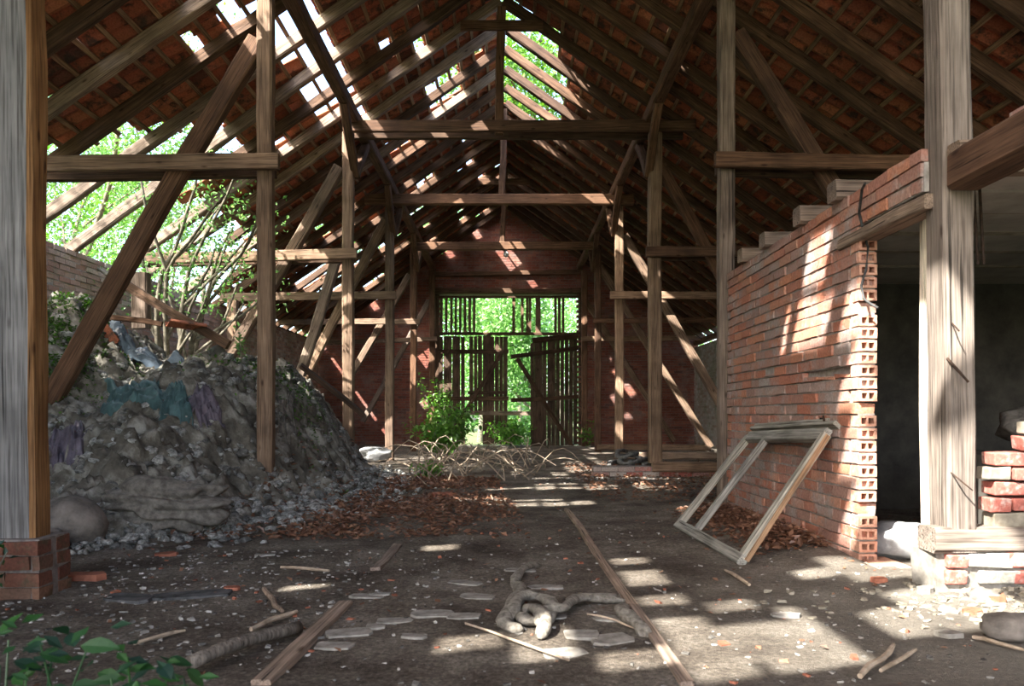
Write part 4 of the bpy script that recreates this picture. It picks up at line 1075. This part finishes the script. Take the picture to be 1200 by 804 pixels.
# shrubs
def shrub(name, c, label, n, h, r, L, mat, stems=7, cat='shrub', spread=1.0):
    e = empty(name, c); tag(e, label, cat); c = V(c)
    mb = MB(); lf = MB()
    for _ in range(stems):
        a = rnd.uniform(0, 6.3); tip = c+V((math.cos(a)*r*rnd.uniform(.2, 1), math.sin(a)*r*rnd.uniform(.2, 1), h*rnd.uniform(.55, 1)))
        mid = c.lerp(tip, .5)+V((rnd.uniform(-.05, .05), rnd.uniform(-.05, .05), .12*h)); pts = [c, c.lerp(mid, .5)+V((0, 0, .02)), mid, mid.lerp(tip, .6), tip]
        mb.tube(pts, [.008, .007, .006, .004, .002], 5)
        for k in range(n//stems):
            t = rnd.uniform(.25, 1); q = pts[0].lerp(pts[2], t*2) if t < .5 else pts[2].lerp(pts[4], t*2-1)
            l = L*rnd.uniform(.6, 1.3); o_ = rv()*L*1.6*spread; leafverts(lf, q+o_, l, l*.6, (rv()+o_.normalized()+V((0, 0, .1))), V((rnd.uniform(-.5, .5), rnd.uniform(-.5, .5), 1)))
    child(mb.build('stem', M['bark']), e); child(lf.build('foliage', mat), e)
    return e
shrub('elder_shrub', G(520, 543)+V((0, 0, 0)), 'bright green shrub growing on the floor left of the gate', 900, 1.1, .8, .11, M['leaf'], 14)
shrub('elder_shrub', V((-1.9, 20.5, 0)), 'taller sapling climbing against the left gate boards', 500, 2.2, .7, .10, M['leaf'], 9)
shrub('weed_plant', G(505, 560), 'low round green weed clump beside the wool foot', 380, .16, .3, .06, M['leaf'], 12, cat='weed')
shrub('weed_plant', (-.0, 22.8, 0), 'leafy weeds growing in the gate opening', 700, .75, 1.0, .12, M['leaf'], 14, cat='weed')
shrub('weed_plant', (.4, 25.0, -.1), 'bright nettle clump just outside the open gate', 900, 1.2, 1.6, .14, M['leaf2'], 18, cat='weed')
shrub('weed_plant', onpile(-3.15, 9.0, .0), 'single upright weed on top of the heap', 40, .55, .06, .06, M['leaf2'], 2, cat='weed', spread=.5)
shrub('weed_plant', (2.35, 22.4, 0), 'small weed at the foot of the right gate post', 160, .7, .35, .09, M['leaf'], 6, cat='weed')
# dry brambles
bb = empty('dry_bramble', G(575, 560)); tag(bb, 'tangle of dry pale bramble stems on the floor before the gate', 'bramble')
mb = MB()
for _ in range(60):
    c = V((rnd.uniform(-1.6, .45), rnd.uniform(10.6, 14.8), .02)); a = rnd.uniform(0, 6.3); L = rnd.uniform(.4, 1.5); k = rnd.uniform(.15, .55)
    pts = [c+V((math.cos(a+.4*t)*L*t, math.sin(a+.4*t)*L*t, math.sin(t*math.pi*.9)*k)) for t in (0, .2, .4, .6, .8, 1)]
    mb.tube(pts, [.010, .009, .008, .007, .005, .003], 5)
child(mb.build('stem', M['twig']), bb)
# foreground plant
def forefoliage():
    e = empty('foreground_weed', (-.95, 1.65, 0)); tag(e, 'dark green leafy weed in the lower left foreground', 'weed')
    st = MB(); lf = MB()
    tips = [(10, 750), (60, 775), (105, 752), (30, 790), (150, 770), (200, 785), (175, 800), (90, 800), (0, 780), (130, 795), (215, 795), (45, 745)]
    for (px, py) in tips:
        y = rnd.uniform(1.5, 1.8); t = P(px, py, y); b = V((t.x+rnd.uniform(-.1, .1), t.y+rnd.uniform(-.1, .1), 0))
        m = b.lerp(t, .6)+V((rnd.uniform(-.04, .04), 0, .02)); st.tube([b, m, t], [.004, .003, .002], 5)
        for k in range(6):
            q = t+rv()*.05; l = rnd.uniform(.035, .065); leafverts(lf, q, l, l*.52, V((rnd.uniform(-1, 1), rnd.uniform(-.5, .5), rnd.uniform(-.35, .3))), V((rnd.uniform(-.3, .3), -.5, 1)), .12)
    t = P(112, 757, 1.5); leafverts(lf, t+V((-.03, 0, .0)), .075, .04, V((1, 0, .05)), V((0, -.7, 1)), .08)
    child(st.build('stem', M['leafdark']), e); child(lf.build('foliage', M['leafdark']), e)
near = True
forefoliage()
near = False
shrub('weed_plant', V((-2.5, 3.62, .0)), 'small weed growing out of the left brick plinth', 50, .42, .12, .05, M['leafdark'], 4, cat='weed')
# moss patches on the heap
def moss(name, pts, label):
    mb = MB()
    for (x, y) in pts:
        p = onpile(x, y, .01+rnd.uniform(0, .05)); l = rnd.uniform(.02, .05); leafverts(mb, p, l, l*.7, V((rnd.uniform(-1, 1), rnd.uniform(-1, 1), rnd.uniform(0, .8))), V((0, 0, 1)))
    tag(mb.build(name, M['moss']), label, 'moss', kind='stuff')
moss('moss_patch', [(max(-5.8, rnd.gauss(-5.0, .35)), rnd.gauss(8.7, .5)) for _ in range(7000)], 'dark green moss covering the left crown of the heap')
moss('moss_patch', [(rnd.gauss(-2.75, .22), rnd.gauss(9.5, .45)) for _ in range(2600)], 'green moss on the right crest of the heap')
moss('moss_patch', [(rnd.gauss(-3.3, .5), rnd.gauss(8.9, .3)) for _ in range(1200)], 'thin moss behind the crest of the heap')

# ------------------------------------------------------------------ trees outside
def branch(mb, p, d, L, r, depth, tips):
    n = 5; pts = [p]; dd = d.copy()
    for i in range(n):
        dd = (dd+rv()*.22+V((0, 0, .05))).normalized(); pts.append(pts[-1]+dd*L/n)
    mb.tube(pts, [r*(1-.45*i/n) for i in range(n+1)], 7 if depth > 1 else 5, cap=False)
    tips.append(pts[-1]); tips.append(pts[3])
    if depth > 0:
        for k in range(3 if depth > 1 else 4):
            i = rnd.randint(2, n); nd = (dd+rv()*.9).normalized(); nd.z = abs(nd.z)*.6+.15
            branch(mb, pts[i], nd.normalized(), L*rnd.uniform(.5, .7), r*.5, depth-1, tips)
protos = []
def inside(p, m=.25):
    return XL-.35 < p.x < XR+.4 and -5 < p.y < YG+.5 and p.z < roofz(p.x)+m
def make_tree(name, loc, h, r, nl, L, mat, label, lean=(0, 0, 1), depth=2, low=.35, group=None, cr=None):
    e = empty(name, loc); tag(e, label, 'tree', group); loc = V(loc)
    mb = MB(); tips = []; branch(mb, V((0, 0, -.1)), V(lean).normalized(), h*.6, r, depth, tips)
    keep = []
    if any(inside(loc+V(p), .1) for p in mb.v):
        bad = set(i for i, p in enumerate(mb.v) if inside(loc+V(p), .1)); mb.f = [f for f in mb.f if not any(i in bad for i in f)]; mb.mi = [0]*len(mb.f)
    lf = MB(); cr = cr or h*.13
    tips = [t for t in tips if t.z > h*low]
    per = max(1, nl//max(1, len(tips)))
    for t in tips:
        for _ in range(per):
            q = rv().normalized()*(rnd.random()**.45)*cr; p = t+q
            if inside(loc+p): continue
            l = L*rnd.uniform(.6, 1.3); leafverts(lf, p, l, l*.6, rv(), rv())
    a = mb.build('trunk', M['bark'], smooth=True); a.parent = e
    b = lf.build('foliage', mat); b.parent = e
    return e
GL = 'trees outside the left wall'
for (x, y, h, r, nl, mat, lab, low) in [
    (-8.6, 13.5, 8.0, .10, 8000, 'leaf', 'slender tree outside the left wall, behind the tie beam end', .4),
    (-9.6, 10.4, 7.0, .07, 8000, 'leaf2', 'pale leafy young tree outside the left wall nearest the silvery post', .3),
    (-11.5, 16.5, 9.5, .11, 9000, 'leaf', 'tree outside the left wall beyond the slender one', .2),
    (-8.4, 18.0, 7.5, .07, 8000, 'leaf2', 'pale young tree seen through the fallen roof above the far eave', .25),
    (-14.0, 13.0, 11, .13, 10000, 'leaf2', 'tall tree farther out behind the broken roof edge', .15),
    (-13.0, 21.5, 10, .1, 10000, 'leaf', 'bushy tree far behind the left wall', .1),
    (-9.4, 7.2, 8.0, .09, 9000, 'leaf', 'tree close to the left wall seen above the crown of the heap', .3),
    (-16.5, 27, 12, .12, 10000, 'leaf2', 'tall bushy tree far left of the gable', .1),
    (-10.5, 3.4, 9.5, .09, 9000, 'leaf', 'tree outside left of the picture edge', .2),
    (-18.0, 17.5, 11, .12, 9000, 'leaf2', 'broad pale tree in the distance behind the left wall', .05),
    (-9.2, 4.3, 9.8, .10, 13000, 'leaf', 'unseen dense tree added outside the left wall to shade the heap', .3),  # added out of view to keep sun off the heap
    (-7.9, 5.7, 8.2, .09, 11000, 'leaf', 'unseen tree added beside the left wall to shade the heap crown', .35),  # added out of view so its leaves block sun on the heap crown
    (-11.0, -1.0, 7, .09, 6000, 'leaf', 'tree outside left of the viewer', .2)]:
    make_tree('young_tree' if h < 8 else 'birch_tree', (x, y, -.1), h, r, nl, .085 if x > -12 else .13, M[mat], lab, low=low, group=GL)
# multi-stem elder growing inside the aisle by the wall
e = empty('elder_tree', (-5.0, 11.2, .9)); tag(e, 'many-stemmed elder growing inside the aisle against the left wall', 'tree')
mb = MB(); tips = []
for k in range(6):
    branch(mb, V((rnd.uniform(-.15, .15), rnd.uniform(-.15, .15), -.3)), V((rnd.uniform(-.5, .6), rnd.uniform(-.4, .4), 1)).normalized(), 2.4, .055, 1, tips)
lf = MB()
for t in tips:
    if t.z > 1.5: leaf_cloud(lf, t, .4, 34, .07)
a = mb.build('stem', M['bark'], smooth=True); a.parent = e; a = lf.build('foliage', M['leaf2']); a.parent = e
# behind the gate
for (x, y, h, lab) in [(-1.2, 30, 9, 'pale birch beyond the gap of the gate'), (2.4, 34, 10, 'birch beyond the right gate leaf'), (-4.4, 35, 11, 'tree beyond the left gate leaf'), (.6, 40, 12, 'tall tree deep in the wood behind the gate gap'),
                       (6.2, 41, 12, 'tree in the wood to the right of the gate'), (-1.6, 46, 13, 'background tree left of the gate gap, deep in the wood'), (3.0, 48, 13, 'background tree right of the gate gap, deep in the wood'), (.9, 27.8, 5, 'young leafy tree close outside the gate gap'), (-9.0, 42, 12, 'tree in the wood to the left of the gate')]:
    make_tree('forest_tree', (x, y, -.1), h, .13, 9000, .17, M['leaf2'], lab, low=.04, group='trees beyond the gate', cr=1.3)
big = make_tree('overhanging_tree', (7.0, 25.6, -.1), 16, .26, 9000, .17, M['leaf'], 'big tree behind the gable whose boughs hang over the ridge gap', low=.4, lean=(-.25, 0, 1), cr=1.7)
mb = MB(); pts = [(0, 0, 6), (-2, -.5, 8.5), (-4.2, -2, 10.6), (-6.2, -4, 11.6)]; mb.tube([V(p) for p in pts], [.16, .13, .09, .04], 7)
o = mb.build('bough', M['bark']); o.parent = big
lf = MB()
for _ in range(16): leaf_cloud(lf, (-6.0+rnd.uniform(-2.2, 3), -3.2+rnd.uniform(-3, 3), 11.2+rnd.uniform(-1.6, 1.8)), 1.1, 420, .17)
o = lf.build('foliage', M['leaf']); o.parent = big
for nm_, lab, fx in [('undergrowth', 'dense green undergrowth of the wood beyond the gate', lambda: (rnd.uniform(-14, 15), rnd.uniform(49, 53), rnd.betavariate(1, 1.6)*9)),
                ('undergrowth', 'dense green hedge growth outside behind the left wall', lambda: (rnd.uniform(-26, -22), rnd.uniform(5, 48), rnd.betavariate(1, 1.6)*9))]:
    lf = MB()
    for _ in range(15000):
        p = V(fx()); l = rnd.uniform(.2, .42); leafverts(lf, p, l, l*.7, rv(), rv())
    tag(lf.build(nm_, M['leaf2']), lab, 'undergrowth', kind='stuff')


# ------------------------------------------------------------------ camera, light, world
cam = bpy.data.cameras.new('camera'); co = bpy.data.objects.new('camera', cam); COL.objects.link(co)
cam.sensor_width = 36; cam.lens = 27.0; cam.clip_end = 300; cam.clip_start = .05
co.location = (0, 0, HC); co.rotation_euler = (math.pi/2, 0, 0)
cam.shift_x = (600-CX)/1200; cam.shift_y = (CY-402)/1200
scene.camera = co
sl = bpy.data.lights.new('sun', 'SUN'); so = bpy.data.objects.new('sun', sl); COL.objects.link(so)
sl.energy = 26; sl.angle = math.radians(.55); sl.color = (1.0, .95, .86)
so.rotation_euler = SUN.to_track_quat('-Z', 'Y').to_euler()
w = bpy.data.worlds.new('sky'); scene.world = w; w.use_nodes = True
t = w.node_tree; bg = t.nodes['Background']
sk = t.nodes.new('ShaderNodeTexSky'); sk.sky_type = 'NISHITA'; sk.sun_disc = False; sk.sun_elevation = math.radians(45); sk.sun_rotation = math.radians(225); sk.air_density = 1.0; sk.dust_density = 4.0
t.links.new(sk.outputs[0], bg.inputs[0]); bg.inputs[1].default_value = 1.0
cam.dof.use_dof = True; cam.dof.focus_distance = 7.5; cam.dof.aperture_fstop = 4.8
vs = scene.view_settings; vs.view_transform = 'Standard'; vs.look = 'None'; vs.gamma = 1; vs.use_curve_mapping = False; vs.exposure = 0.22
cy = scene.cycles; cy.max_bounces = 6; cy.diffuse_bounces = 4; cy.glossy_bounces = 2; cy.transmission_bounces = 4; cy.sample_clamp_indirect = 8
